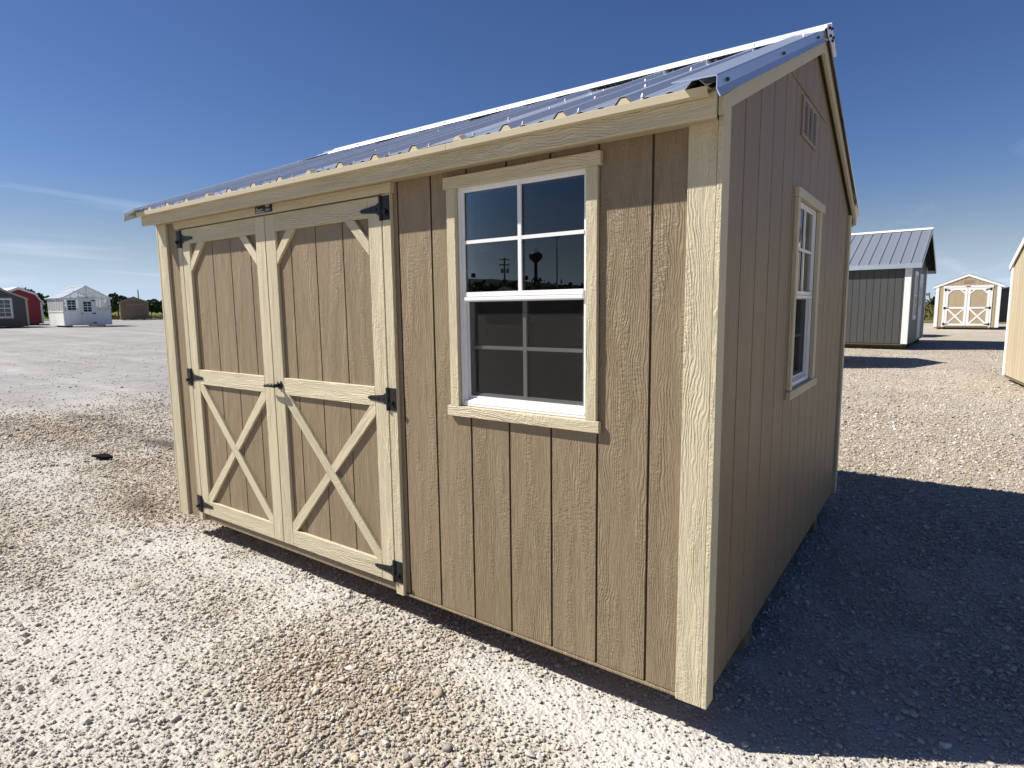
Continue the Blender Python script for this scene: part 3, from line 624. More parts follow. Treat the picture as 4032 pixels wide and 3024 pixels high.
# ------------------------------------------------------------------ other sheds on the lot
def pane_window(parent, T, u0, u1, z0, z1, cols=2, rows=4, trim=None, fr=.05):
    mb = MB(); bars(mb, T, u0, u1, z0, z1, fr, fr, fr, fr, .0005, .026); wn = mb.make('window', M['vinyl'], parent)
    if trim: mb = MB(); bars(mb, T, u0 - .07, u1 + .07, z0 - .08, z1 + .08, .069, .069, .079, .079, .0005, .020); mb.make('casing', trim, wn)
    a, b, c, d_ = u0 + fr, u1 - fr, z0 + fr, z1 - fr
    for i in range(cols):
        for j in range(rows):
            pu0, pu1 = a + (b - a)*i/cols, a + (b - a)*(i + 1)/cols; pz0, pz1 = c + (d_ - c)*j/rows, c + (d_ - c)*(j + 1)/rows
            mb = MB(); mb.box((pu0 + .0004, .008, pz0 + .0004), (pu1 - .0004, .011, pz1 - .0004), T); mb.make('pane', M['glass'], wn)
    mb = MB()
    for i in range(1, cols): k = a + (b - a)*i/cols; mb.box((k - .012, .012, c), (k + .012, .022, d_), T)
    for j in range(1, rows):
        k = c + (d_ - c)*j/rows; hh_ = .025 if j*2 == rows else .012; mb.box((a, .0125, k - hh_), (b, .0225, k + hh_), T)
    mb.make('muntin', M['vinyl'], wn); mb = MB(); mb.box((u0 + fr + .001, .001, z0 + fr + .001), (u1 - fr - .001, .004, z1 - fr - .001), T); mb.make('interior_shade_sheet', M['black'], wn)  # black sheet on the wall stands in for the unlit inside
    return wn
def barn_door(parent, T, u0, u1, z0, z1, sid, tr, hs):
    mb = MB(); mb.box((u0, .001, z0), (u1, .014, z1), T); d_ = mb.make('door', sid, parent); sw = .12; H = z1 - z0; zm = z0 + H*.47
    def bx(nm, a, b, c, e, n1=.032): q = MB(); q.box((a, .014, c), (b, n1, e), T); q.make(nm, tr, d_)
    bx('stile', u0, u0 + sw, z0, z1); bx('stile', u1 - sw, u1, z0, z1); bx('rail', u0 + sw, u1 - sw, z1 - sw, z1); bx('rail', u0 + sw, u1 - sw, zm - .05, zm + .05); bx('rail', u0 + sw, u1 - sw, z0, z0 + sw*.9)
    a, b, c, e = u0 + sw, u1 - sw, z0 + sw*.9, zm - .05
    for q, (A, B) in enumerate((((a, c), (b, e)), ((a, e), (b, c)))):
        v = Vector((B[0] - A[0], B[1] - A[1])).normalized(); nn = Vector((-v.y, v.x))*.038; mb = MB()
        mb.prism([(A[0] + nn.x, A[1] + nn.y), (B[0] + nn.x, B[1] + nn.y), (B[0] - nn.x, B[1] - nn.y), (A[0] - nn.x, A[1] - nn.y)], lambda u, z: T(u, .014, z), lambda u, z: T(u, .027 + .003*q, z)); mb.make('cross_brace', tr, d_)
    zt = z1 - sw
    for s_, xx in ((1, a), (-1, b)):
        mb = MB(); mb.prism([(xx + s_*.13, zt), (xx + s_*.23, zt), (xx, zt - .23), (xx, zt - .13)], lambda u, z: T(u, .014, z), lambda u, z: T(u, .030, z)); mb.make('corner_brace', tr, d_)
    for z in (z0 + .09, zm, z1 - .09):
        xx = u0 if hs < 0 else u1; s_ = -hs; mb = MB()
        mb.box((min(xx - s_*.07, xx), .034, z - .07), (max(xx - s_*.07, xx), .042, z + .07), T); mb.prism([(xx, z - .045), (xx + s_*.2, z - .014), (xx + s_*.2, z + .014), (xx, z + .045)], lambda u, zz: T(u, .034, zz), lambda u, zz: T(u, .0415, zz)); mb.make('hinge', M['black'], d_)
    return d_
def gable_shed(label, loc, rz, Wd, Ln, zb, ze, zr, og, oe, sid, groove, tr, roof, planks=True, ridge_mt=None, skids=True, deco=None, group=None, name='shed', corner=.10, spacing=.2032, seams=.3, fas=None):
    """local frame: visible gable wall on x=0 facing +x, ridge along x, near eave on y=0"""
    global RIDGES
    o = thing(name, label, 'shed', loc, rz, group)
    sl_ = (zr - ze)/(Wd/2); RIDGES = [Wd/2]; top = lambda y: ze + sl_*min(y, Wd - y) - .01
    GA = lambda u, n, z: (n, u, z); GB = lambda u, n, z: (-Ln - n, u, z); EA = lambda u, n, z: (u, -n, z); EB = lambda u, n, z: (u, Wd + n, z)
    for T, e0, e1, tp in ((GA, 0.0, Wd, top), (GB, 0.0, Wd, top), (EA, -Ln + .012, -.012, lambda u: ze), (EB, -Ln + .012, -.012, lambda u: ze)):
        if planks and T is not GB:
            k = max(2, round((e1 - e0)/spacing)); wall_planks(o, T, list(np.linspace(e0, e1, k + 1)), zb, tp, [], sid, groove, gap=.012, backing=.02)
        else:
            mb = MB(); pts = [(e0, zb), (e1, zb), (e1, tp(e1))] + ([(Wd/2, tp(Wd/2))] if T in (GA, GB) else []) + [(e0, tp(e0))]
            mb.prism(pts, lambda u, z: T(u, 0, z), lambda u, z: T(u, -.03, z)); mb.make('wall', sid, o)
    c = corner
    for T, us in ((GA, (c/2, Wd - c/2)), (GB, (c/2, Wd - c/2)), (EA, (-Ln + c/2, -c/2)), (EB, (-Ln + c/2, -c/2))):
        for u in us:
            mb = MB(); e = .019 if T in (EA, EB) else 0.0; hi = (top(c) if T in (GA, GB) else ze) - .02
            a, b = u - c/2, u + c/2
            if e: (a, b) = (a - (e if u < -Ln/2 else 0), b + (e if u > -Ln/2 else 0))
            mb.box((a, .0, zb - .01), (b, .018, hi), T); mb.make('corner_trim', tr, o)
    # roof slopes
    th = .02
    for sd in (0, 1):
        fy = (lambda y: y) if sd == 0 else (lambda y: Wd - y)
        zt = lambda y: ze + sl_*y + .02
        mb = MB(); mb.prism([(-oe, zt(-oe)), (Wd/2 - .001, zt(Wd/2)), (Wd/2 - .001, zt(Wd/2) + th), (-oe, zt(-oe) + th)], lambda y, z: (-Ln - og, fy(y), z), lambda y, z: (og, fy(y), z)); rf = mb.make('roof', roof, o)
        if seams:
            k = int((Ln + 2*og)/seams)
            for i in range(k + 1):
                x = og - .03 - i*seams
                if x < -Ln - og + .02: break
                mb = MB(); mb.prism([(-oe - .002, zt(-oe) + th), (Wd/2 - .06, zt(Wd/2 - .06) + th), (Wd/2 - .06, zt(Wd/2 - .06) + th + .03), (-oe - .002, zt(-oe) + th + .03)], lambda y, z: (x - .018, fy(y), z), lambda y, z: (x + .018, fy(y), z)); mb.make('roof_rib', roof, rf)
        if og > .02: mb = MB(); mb.prism([(-oe + .02, zt(-oe + .02) - .02), (Wd/2 - .002, zt(Wd/2) - .02), (Wd/2 - .002, zt(Wd/2) - .004), (-oe + .02, zt(-oe + .02) - .004)], lambda y, z: (.001, fy(y), z), lambda y, z: (og - .019, fy(y), z)); mb.make('soffit', M['under'], o)  # dark sheet added below the overhang, shade painted into its colour
        mb = MB(); mb.box((-Ln - og, fy(-oe) - .01, zt(-oe) - .13), (og - .001, fy(-oe) + .01, zt(-oe) - .002)); mb.make('fascia', fas or tr, o)
        for xa in (og - .018, -Ln - og):
            mb = MB(); mb.prism([(-oe + .012, zt(-oe + .012) - .125), (Wd/2, zt(Wd/2) - .125), (Wd/2, zt(Wd/2) - .001), (-oe + .012, zt(-oe + .012) - .001)], lambda y, z: (xa + .002, fy(y), z), lambda y, z: (xa + .02, fy(y), z)); mb.make('rake_board', tr, o)
    mb = MB(); zz = ze + sl_*Wd/2 + .02 + th; mb.prism([(Wd/2 - .16, zz - .16*sl_ + .03), (Wd/2, zz + .035), (Wd/2 + .16, zz - .16*sl_ + .03), (Wd/2, zz + .01)], lambda y, z: (-Ln - og - .01, y, z), lambda y, z: (og + .01, y, z)); mb.make('ridge_cap', ridge_mt or roof, o)
    if skids:
        for y in (.35, Wd - .45):
            mb = MB(); mb.box((-Ln + .05, y, -.05), (-.06, y + .1, zb - .055)); mb.make('skid', M['treated'], o)
        mb = MB(); mb.box((-Ln + .02, .02, zb - .055), (-.02, Wd - .02, zb - .004)); mb.make('floor_frame', M['treated'], o)
    if deco: deco(o, GA, EA)
    return o

# right: big grey shed
def deco6(o, GA, EA):
    pane_window(o, GA, 1.25, 2.05, 1.05, 2.55, 2, 4, M['white'])
    mb = MB(); bars(mb, GA, 2.85, 3.95, .24, 2.6, .10, .10, .001, .12, .0, .02); mb.make('door_casing', M['white'], o)
    mb = MB(); mb.box((2.95, .0, .25), (3.85, .012, 2.48), GA); dd = mb.make('door', M['white'], o)
    pane_window(o, lambda u, n, z: GA(u, n + .0125, z), 3.2, 3.6, 1.4, 2.2, 2, 2)
gable_shed('big charcoal grey shed with white corner trim and ribbed metal roof beyond the tan shed', (-.419, 21.838, 0), -.055, 5.268, 6.0, .21, 2.86, 4.12, .30, .16, M['grey_s'], M['grey_g'], M['white'], M['metal2'], True, M['capmetal'], deco=deco6, corner=.16, seams=.30, fas=M['metal2'])  # fascia grey instead of white: eave shade put into its colour
# right: beige shed with white barn doors
def deco7(o, GA, EA):
    T = GA; z0, z1 = .22, 2.36
    a, m_, b = .48, 1.49, 2.50
    barn_door(o, T, a, m_ - .008, z0, z1, M['tan2_s'], M['white'], -1); barn_door(o, T, m_ + .008, b, z0, z1, M['tan2_s'], M['white'], 1)
    mb = MB(); mb.box((a - .11, 0, z0 - .08), (a - .01, .03, z1 + .01), T); mb.make('door_casing', M['white'], o); mb = MB(); mb.box((b + .01, 0, z0 - .08), (b + .11, .03, z1 + .01), T); mb.make('door_casing', M['white'], o)
    mb = MB(); mb.box((a - .13, 0, z1 + .012), (b + .13, .04, z1 + .13), T); mb.make('door_header', M['white'], o)
    mb = MB(); mb.box((1.25, .0, 2.62), (1.72, .012, 2.80), T); v = mb.make('gable_vent', M['tan2_s'], o)
    for i in range(3):
        mb = MB(); mb.box((1.28 + i*.145, .0125, 2.645), (1.40 + i*.145, .016, 2.775), T); mb.make('vent_slot', M['tan2_g'], v)
    mb = MB(); mb.box((1.40, .0405, z1 + .05), (1.60, .044, z1 + .10), T); mb.make('name_plate', M['black'], o)
gable_shed('beige shed with white trimmed double barn doors, beyond the grey shed', (.024, 41.382, 0), -1.615, 2.95, 4.5, .137, 2.50, 3.12, .03, .136, M['tan2_s'], M['tan2_g'], M['white'], M['metal2'], True, M['capmetal'], deco=deco7, corner=.15, seams=.46)
# right edge: warm tan shed cut by the frame
def deco8(o, GA, EA):
    mb = MB(); mb.box((1.25, 0, 1.75), (1.75, .01, 2.45), GA); mb.make('notice_sheet', M['vinyl'], o)
gable_shed('warm tan shed with white corner trim and dark roof, cut by the right edge', (1.608, 13.471, 0), -3.018, 3.05, 4.8, .116, 2.30, 3.05, .04, .077, M['tan3_s'], M['tan2_g'], M['white'], M['shingle_d'], True, deco=deco8, corner=.085, seams=0)
# black shed far right behind the beige one
gable_shed('black shed standing between the beige shed and the warm tan shed', (3.75, 57.0, 0), -1.45, 3.4, 5, .12, 2.45, 2.75, .03, .05, M['black_s'], M['black'], M['black'], M['black'], False, skids=False, seams=0, corner=.06)
# two sheds hidden behind others, known by the pointed shadows they throw on the gravel
gable_shed('hidden shed casting the pointed shadow on gravel before the grey shed', (-1.8, 14.22, 0), 0, 3.05, 4.0, .15, 2.12, 2.88, .05, .1, M['tan2_s'], M['tan2_g'], M['white'], M['metal2'], False, seams=.46)
gable_shed('shed hidden behind the charcoal grey shed, casting the small far shadow', (-1.6, 30.0, 0), 0, 3.05, 4.0, .15, 2.12, 2.88, .05, .1, M['white_s'], M['tan2_g'], M['white'], M['metal2'], False, seams=.46)
# left: dark grey shed at the edge
hL = lambda x, y: float(ground_h(x, y))
def deco1(o, GA, EA): pane_window(o, GA, .95, 2.13, .74, 2.07, 3, 4, M['taupe_t'], .07)
gable_shed('dark grey shed with a white gridded window at the left edge', (-54.4, 10.45, hL(-54.4, 12)), -.06, 3.05, 4.5, .14, 2.12, 2.82, .05, .06, M['grey2_s'], M['grey_g'], M['taupe_t'], M['shingle_b'], False, deco=deco1, seams=0, corner=.11)
gable_shed('black roofed shed peeking over the dark grey shed', (-76.5, 13.2, hL(-76, 14)), -.06, 4.2, 5, .15, 3.4, 4.0, .3, .45, M['brown_s'], M['grey_g'], M['black'], M['black'], False, seams=0)
# left: red barn with gambrel roof
def red_barn():
    o = thing('barn', 'red wooden barn with white trim and gambrel roof beside the dark grey shed', 'barn', (-62.8, 13.85, hL(-62.8, 15)), -.06); Wd, Ln = 3.05, 4.5
    pr = [(0, .12), (Wd, .12), (Wd, 1.95), (Wd - .46, 2.66), (Wd/2, 3.1), (.46, 2.66), (0, 1.95)]
    for x in (0, -Ln): mb = MB(); mb.prism(pr, lambda y, z: (x, y, z), lambda y, z: (x - .03, y, z)); mb.make('wall', M['red_s'], o)
    for y in (0, Wd - .03): mb = MB(); mb.box((-Ln, y, .12), (-.03, y + .03, 1.95)); mb.make('wall', M['red_s'], o)
    q = [(-.12, 1.82), (.44, 2.70), (Wd/2, 3.15)]
    for sd in (0, 1):
        fy = (lambda y: y) if sd == 0 else (lambda y: Wd - y)
        for (a, b), (c, d_) in zip(q[:-1], q[1:]):
            mb = MB(); mb.prism([(a, b), (c, d_), (c, d_ + .04), (a, b + .04)], lambda y, z: (.1, fy(y), z), lambda y, z: (-Ln - .1, fy(y), z)); mb.make('roof', M['metal2'], o)
            mb = MB(); mb.prism([(a, b - .16), (c, d_ - .16), (c, d_ - .002), (a, b - .002)], lambda y, z: (.08, fy(y), z), lambda y, z: (.1, fy(y), z)); mb.make('rake_board', M['white'], o)
    for y in (.0, Wd - .13): mb = MB(); mb.box((.001, y, .1), (.02, y + .13, 1.9)); mb.make('corner_trim', M['white'], o)
    for y in (.3, Wd - .4): mb = MB(); mb.box((-Ln, y, -.1), (-.1, y + .1, .118)); mb.make('skid', M['treated'], o)
red_barn()
# left: greenhouse
def greenhouse():
    o = thing('greenhouse', 'white greenhouse shed with clear upper walls and a clear roof', 'greenhouse', (-50.691, 14.547, hL(-50.7, 16)), -.058); Wd, Ln, zb, zs, ze, zr = 2.977, 3.63, .128, 1.08, 2.12, 2.95
    sl_ = (zr - ze)/(Wd/2); top = lambda y: ze + sl_*min(y, Wd - y)
    GA = lambda u, n, z: (n, u, z); GB = lambda u, n, z: (-Ln - n, u, z); EA = lambda u, n, z: (u, -n, z); EB = lambda u, n, z: (u, Wd + n, z)
    for T, a, b in ((GA, 0, Wd), (GB, 0, Wd), (EA, -Ln + .02, -.02), (EB, -Ln + .02, -.02)):
        mb = MB(); mb.box((a, -.04, zb), (b, 0, zs), T); mb.make('wall', M['white_s'], o)
        mb = MB(); mb.box((a, -.06, zs), (b, .035, zs + .07), T); mb.make('sill', M['white'], o)
        g_ = T in (GA, GB); n_ = 6
        for i in range(n_):
            p, q = a + (b - a)*i/n_, a + (b - a)*(i + 1)/n_; mb = MB()
            pts = [(p + .005, zs + .07), (q - .005, zs + .07), (q - .005, top(q) if g_ else ze)] + [(p + .005, top(p) if g_ else ze)]
            mb.prism(pts, lambda u, z: T(u, -.006, z), lambda u, z: T(u, 0, z)); mb.make('clear_panel', M['poly'], o)
        for i in range(n_ + 1):
            u = a + (b - a)*i/n_; u = min(max(u, a + .03), b - .03); hi = (top(u) if g_ else ze) - .03
            mb = MB(); mb.box((u - .022, -.07, zs + .07), (u + .022, -.008, hi), T); mb.make('stud', M['white'], o)
        for u in (a, b): mb = MB(); mb.box((max(u - .05, a - .001), .0, zb - .01), (min(u + .05, b + .001), .016, (top(.05) if g_ else ze) - .02), T); mb.make('corner_trim', M['white'], o)
        mb = MB(); mb.box((a, -.06, ze - .07), (b, -.012, ze), T); mb.make('top_plate', M['white'], o)
    for sd in (0, 1):
        fy = (lambda y: y) if sd == 0 else (lambda y: Wd - y); zt = lambda y: ze + sl_*y + .02
        for i in range(4):
            xa, xb = .1 - (Ln + .2)*i/4, .1 - (Ln + .2)*(i + 1)/4
            mb = MB(); mb.prism([(-.1, zt(-.1)), (Wd/2, zt(Wd/2)), (Wd/2, zt(Wd/2) + .012), (-.1, zt(-.1) + .012)], lambda y, z: (xa - .004, fy(y), z), lambda y, z: (xb + .004, fy(y), z)); mb.make('roof_panel', M['polyroof'], o)
        for y in (-.09, .72, Wd/2 - .05):
            mb = MB(); mb.box((-Ln - .1, fy(y) - .05, zt(y) + .014), (.1, fy(y) + .05, zt(y) + .05)); mb.make('roof_batten', M['white'], o)
        for x in (.1, -Ln - .1): mb = MB(); mb.prism([(-.1, zt(-.1) - .09), (Wd/2, zt(Wd/2) - .09), (Wd/2, zt(Wd/2) + .013), (-.1, zt(-.1) + .013)], lambda y, z: (x + .001, fy(y), z), lambda y, z: (x + .021, fy(y), z)); mb.make('rake_board', M['white'], o)
    mb = MB(); mb.box((1.03, .001, .16), (1.93, .03, 2.06), GA); d_ = mb.make('door', M['white_s'], o)
    pane_window(o, lambda u, n, z: GA(u, n + .031, z), 1.18, 1.78, 1.05, 1.88, 2, 4)
    for z in (.28, .98, 1.9):
        mb = MB(); mb.box((1.9, .031, z - .05), (1.97, .045, z + .05), GA); mb.prism([(1.9, z - .05), (1.72, z - .02), (1.72, z + .02), (1.9, z + .05)], lambda u, zz: GA(u, .031, zz), lambda u, zz: GA(u, .042, zz)); mb.make('hinge', M['black'], d_)
    for u in (.96, 1.99): mb = MB(); mb.box((u - .055, .0, zb), (u + .055, .024, 2.1), GA); mb.make('door_casing', M['white'], o)
    mb = MB(); mb.box((.86, .0, 2.1), (2.08, .028, 2.2), GA); mb.make('door_header', M['white'], o)
    mb = MB(); mb.box((1.38, .028, 2.125), (1.55, .033, 2.175), GA); mb.make('name_plate', M['black'], o)
    mb = MB(); mb.box((1.06, .031, .96), (1.2, .05, 1.0), GA); mb.make('door_handle', M['black'], d_)
    mb = MB(); mb.box((Wd/2 - .03, -.06, 2.2), (Wd/2 + .03, -.01, zr - .05), GA); mb.make('king_post', M['white'], o)
    pane_window(o, lambda u, n, z: GA(u, n + .004, z), .22, .82, 1.18, 1.98, 2, 4)
    for y in (.4, Wd - .5): mb = MB(); mb.box((-Ln + .1, y, -.1), (-.12, y + .1, zb - .002)); mb.make('skid', M['treated'], o)
greenhouse()
# left: brown shed with barn doors far back
def deco4(o, GA, EA):
    mb = MB(); mb.box((.55, 0, 1.72), (2.27, .05, 1.80), GA); mb.make('door_header', M['beige_t'], o)
    for a, b in ((.62, 1.4), (1.41, 2.2)): mb = MB(); mb.box((a, 0, .22), (b, .03, 1.71), GA); mb.make('door', M['brown_s'], o)
    for u in (.85, 1.5, 2.1): mb = MB(); mb.box((u - .08, .03, 1.0), (u + .08, .04, 1.05), GA); mb.make('hinge', M['black'], o)
    mb = MB(); mb.box((1.2, .0, 2.28), (1.55, .015, 2.4), GA); mb.make('gable_vent', M['beige_t'], o)
gable_shed('small brown shed on skids beside the green field, right of the greenhouse', (-75.51, 27.998, hL(-74, 29)), -.36, 2.75, 4, .17, 2.10, 2.62, .07, .13, M['brown_s'], M['grey_g'], M['beige_t'], M['shingle_b'], False, deco=deco4, seams=0, corner=.08)
# behind the camera: sheds mirrored in the front window
gable_shed('tan gabled shed behind the photographer, mirrored low in the front window', (-30.5, -43.0, 0), R(62), 3.4, 5, .2, 2.4, 3.45, .1, .1, M['tan2_s'], M['tan2_g'], M['white'], M['shingle_d'], False, seams=0)
gable_shed('brown gabled shed behind the photographer, mirrored at the far left of the front window', (-36.5, -42.5, 0), R(55), 3.4, 6, .2, 2.4, 3.3, .1, .1, M['brown_s'], M['grey_g'], M['white'], M['shingle_d'], False, seams=0)

# ------------------------------------------------------------------ trees, poles, tower
m, p = mat('leaves_dark', (.05, .07, .028), .7, 0, .2); oi = N(m, 'ShaderNodeNewGeometry'); q = N(m, 'ShaderNodeTexNoise', Scale=.9, Detail=3); Lk(m, oi.outputs['Position'], q.inputs['Vector'])
Lk(m, ramp(m, q.outputs['Fac'], [(.3, (.030, .045, .018)), (.6, (.07, .095, .035)), (.8, (.11, .125, .05))]), p.inputs['Base Color']); M['leaf'] = m
M['bark'] = mat('bark', (.09, .07, .05), .9)[0]
def crown_mesh(rx, ry, rz, n, size, seed):
    rr_ = random.Random(seed); v, f = [], []
    lobes = [(rr_.uniform(-.6, .6), rr_.uniform(-.6, .6), rr_.uniform(-.45, .5), rr_.uniform(.35, .6)) for _ in range(9)]
    for i in range(n):
        lx, ly, lz, lr = rr_.choice(lobes); d_ = Vector((rr_.gauss(0, 1), rr_.gauss(0, 1), rr_.gauss(0, 1))).normalized()*lr*(rr_.random()**.35)
        c = Vector(((lx + d_.x)*rx, (ly + d_.y)*ry, (lz + d_.z)*rz)); a = Vector((rr_.gauss(0, 1), rr_.gauss(0, 1), rr_.gauss(0, 1))).normalized(); b = a.orthogonal().normalized(); c2 = a.cross(b); s_ = size*rr_.uniform(.6, 1.4); k = len(v)
        v += [c + b*s_, c + c2*s_*.8, c - b*s_, c - c2*s_*.8]; f.append((k, k + 1, k + 2, k + 3))
    me = bpy.data.meshes.new('crown'); me.from_pydata([tuple(q) for q in v], [], f); me.update(); return me
def tree(label, az, d_, top, width, seed, group=None, name='tree', n=1700, leaf=.21):
    x, y = CAM.x + d_*math.sin(R(az)), CAM.y + d_*math.cos(R(az)); zg = hL(x, y); h = (top - zg)*.94
    o = thing(name, label, 'tree', (x, y, zg), 0, group); rr_ = random.Random(seed)
    mb = MB(); mb.tube((0, 0, -.1), (.05*h*rr_.uniform(-1, 1), 0, h*.45), .05*h*.6, .02*h, 8)
    for k in range(4): a = k*1.6 + rr_.random(); mb.tube((0, 0, h*(.22 + .05*k)), (math.cos(a)*width*.3, math.sin(a)*width*.3, h*(.5 + .06*k)), .02*h*.6, .006*h, 6)
    mb.make('trunk', M['bark'], o)
    me = crown_mesh(width/2, width/2, h*.5, n, leaf, seed); newobj('crown', me, M['leaf'], o, Matrix.Translation((0, 0, h*.52)))
    return o
gr = 'trees along the field behind the left sheds'
tree('tallest dark tree rising over the red barn roof', -74.25, 106, 5.55, 2.6, 1, gr)
tree('dark tree leaning over the right slope of the red barn', -73.45, 104, 4.75, 2.4, 2, gr)
tree('bushy dark tree filling the gap between red barn and greenhouse', -72.75, 102, 4.0, 2.2, 3, gr)
tree('round dark tree just right of the greenhouse', -68.65, 112, 4.75, 3.2, 4, gr)
tree('dark tree directly behind the small brown shed', -67.6, 116, 3.9, 3.0, 5, gr)
tree('low dark tree just right of the small brown shed', -66.4, 118, 4.05, 3.4, 6, gr)
tree('low dark tree touching the left corner of the tan shed', -65.2, 121, 4.0, 3.6, 7, gr)
for k, (az, dd, tp, wd) in enumerate(((-63.5, 125, 4.3, 4), (-61, 128, 4.6, 4.4), (-77.5, 110, 5.2, 3.5))): tree(('tree hidden behind the tan shed, first past its left corner', 'tree hidden behind the tan shed, second past its left corner', 'tree beyond the left edge behind the dark grey shed')[k], az, dd, tp, wd, 20 + k, gr)
def clumps(name, label, pts, size, mt, n, seed, h):
    rr_ = random.Random(seed); v, f = [], []
    for (x, y, z, r_, hh_) in pts:
        for i in range(n):
            c = Vector((x + rr_.gauss(0, r_*.5), y + rr_.gauss(0, r_*.5), z + abs(rr_.gauss(.45, .3))*hh_)); a = Vector((rr_.gauss(0, 1), rr_.gauss(0, 1), rr_.gauss(0, .6))).normalized(); b = a.orthogonal().normalized(); c2 = a.cross(b); s_ = size*rr_.uniform(.6, 1.5); k = len(v)
            v += [c + b*s_, c + c2*s_, c - b*s_, c - c2*s_]; f.append((k, k + 1, k + 2, k + 3))
    me = bpy.data.meshes.new(name); me.from_pydata([tuple(q) for q in v], [], f); me.update(); o = newobj(name, me, mt); o['kind'] = 'stuff'; o['label'] = label; return o
M['weed'] = fieldmat('weeds', (.17, .12, .06), (.19, .17, .06), (.10, .13, .04))
def polar(az, d_): return (CAM.x + d_*math.sin(R(az)), CAM.y + d_*math.cos(R(az)))
pts = []
for i in range(150):
    az = random.uniform(-9, 12); d_ = random.uniform(61, 84); x, y = polar(az, d_); pts.append((x, y, 0, .8, random.uniform(.8, 1.5)))
clumps('weeds', 'tall brown and green weeds behind the beige shed', pts, .12, M['weed'], 60, 3, 1)
pts = []
for i in range(200):
    az = random.uniform(-30, 40); d_ = random.uniform(150, 175); x, y = polar(az, d_); pts.append((x, y, 0, 2.2, random.uniform(1.8, 3.0)))
clumps('treeline', 'distant dark treeline beyond the dry field on the right', pts, .45, M['leaf'], 40, 4, 1)
pts = []
for i in range(260):
    az = random.uniform(-112, -58); d_ = random.uniform(150, 185); x, y = polar(az, d_); pts.append((x, y, hL(x, y), 1.8, random.uniform(.5, 1.3)))
clumps('hedgerow', 'dark hedgerow across the far side of the green field', pts, .3, M['weed'], 35, 5, 1)
pts = []
for i in range(90):
    az = random.uniform(-71, -60); d_ = random.uniform(86, 90); x, y = polar(az, d_); pts.append((x, y, hL(x, y), .5, random.uniform(.25, .6)))
clumps('weeds', 'rough weeds along the edge of the lot beside the brown shed', pts, .09, M['weed'], 22, 6, 1)
M['steel'] = mat('painted_steel', (.33, .34, .36), .5, .3)[0]
x, y = polar(-67.2, 100); zg = hL(x, y)
o = thing('flagless_pole', 'thin steel pole rising behind the small brown shed', 'pole', (x, y, zg)); mb = MB(); mb.tube((0, 0, -.1), (0, 0, 4.65 - zg), .11, .07, 8); mb.make('pole', M['steel'], o); mb = MB(); mb.tube((0, 0, 4.65 - zg), (0, 0, 4.72 - zg), .09, .05, 8); mb.make('cap', M['steel'], o)
o.name = 'steel_pole'
# mirrored in the front window: things that stand behind the camera
def mir(d_, dx, dy): return (.61 + d_*dx, 2.01 - d_*dy)
M['tank'] = mat('tank_paint', (.10, .105, .11), .55)[0]
x, y = mir(300, -.550, .835); o = thing('water_tower', 'water tower with a bulb tank on one stem, mirrored in the front window', 'water tower', (x, y, 0))
zc_ = 1.55 + 300*.0815; prof = [(.95, -2.7), (1.4, -2.35), (2.5, -1.45), (3.3, -.2), (3.4, .6), (3.0, 1.5), (2.0, 2.2), (.9, 2.5), (.01, 2.55)]
v, f = [], []; n_ = 24
for r_q, z in prof: v += [(r_q*math.cos(2*math.pi*i/n_), r_q*math.sin(2*math.pi*i/n_), zc_ + z) for i in range(n_)]
for k in range(len(prof) - 1): f += [(k*n_ + i, k*n_ + (i + 1) % n_, (k + 1)*n_ + (i + 1) % n_, (k + 1)*n_ + i) for i in range(n_)]
newobj('tank', mesh_from('tank', v, f, True), M['tank'], o)
mb = MB(); mb.tube((0, 0, -.5), (0, 0, zc_ - 2.6), 1.0, .85, 16); mb.make('stem', M['tank'], o)
mb = MB(); mb.tube((.4, 0, zc_ + 2.6), (.4, 0, zc_ + 4.3), .15, .12, 6); mb.tube((-.8, 0, zc_ + 2.4), (-.8, 0, zc_ + 3.6), .2, .2, 6); mb.tube((1.6, 0, zc_ + 2), (1.6, 0, zc_ + 3.9), .1, .1, 6); mb.make('antenna', M['tank'], o)
x, y = mir(100, -.592, .806); o = thing('utility_pole', 'wooden utility pole with two crossarms and transformers, mirrored in the front window', 'utility pole', (x, y, 0), R(-36))
zt = 1.55 + 8.1; mb = MB(); mb.tube((0, 0, -.5), (0, 0, zt), .19, .12, 8); mb.make('pole', M['bark'], o)
for z in (1.55 + 7.8, 1.55 + 7.0): mb = MB(); mb.box((-.85, -.08, z - .07), (.85, .08, z + .07)); mb.make('crossarm', M['bark'], o)
for k in (-.7, -.25, .4, .7): mb = MB(); mb.tube((k, 0, 1.55 + 6.95), (k, 0, 1.55 + 6.72), .06, .08, 6); mb.make('insulator', M['black'], o)
for k in (-.4, .5): mb = MB(); mb.tube((k, 0, 1.55 + 5.6), (k, 0, 1.55 + 6.3), .24, .24, 12); mb.tube((k, 0, 1.55 + 6.3), (k, 0, 1.55 + 6.5), .06, .06, 6); mb.make('transformer', M['steel'], o)
x, y = mir(80, -.521, .8535); o = thing('light_pole', 'tall lot light pole with floodlight heads, mirrored in the front window', 'light pole', (x, y, 0), R(-30))
zt = 1.55 + 80*.115; mb = MB(); mb.tube((0, 0, -.3), (0, 0, zt), .11, .07, 8); mb.make('pole', M['steel'], o)
for k in (-.32, .2): mb = MB(); mb.box((k - .05, -.2, zt - .25), (k + .27, .2, zt + .05)); mb.make('floodlight', M['black'], o)
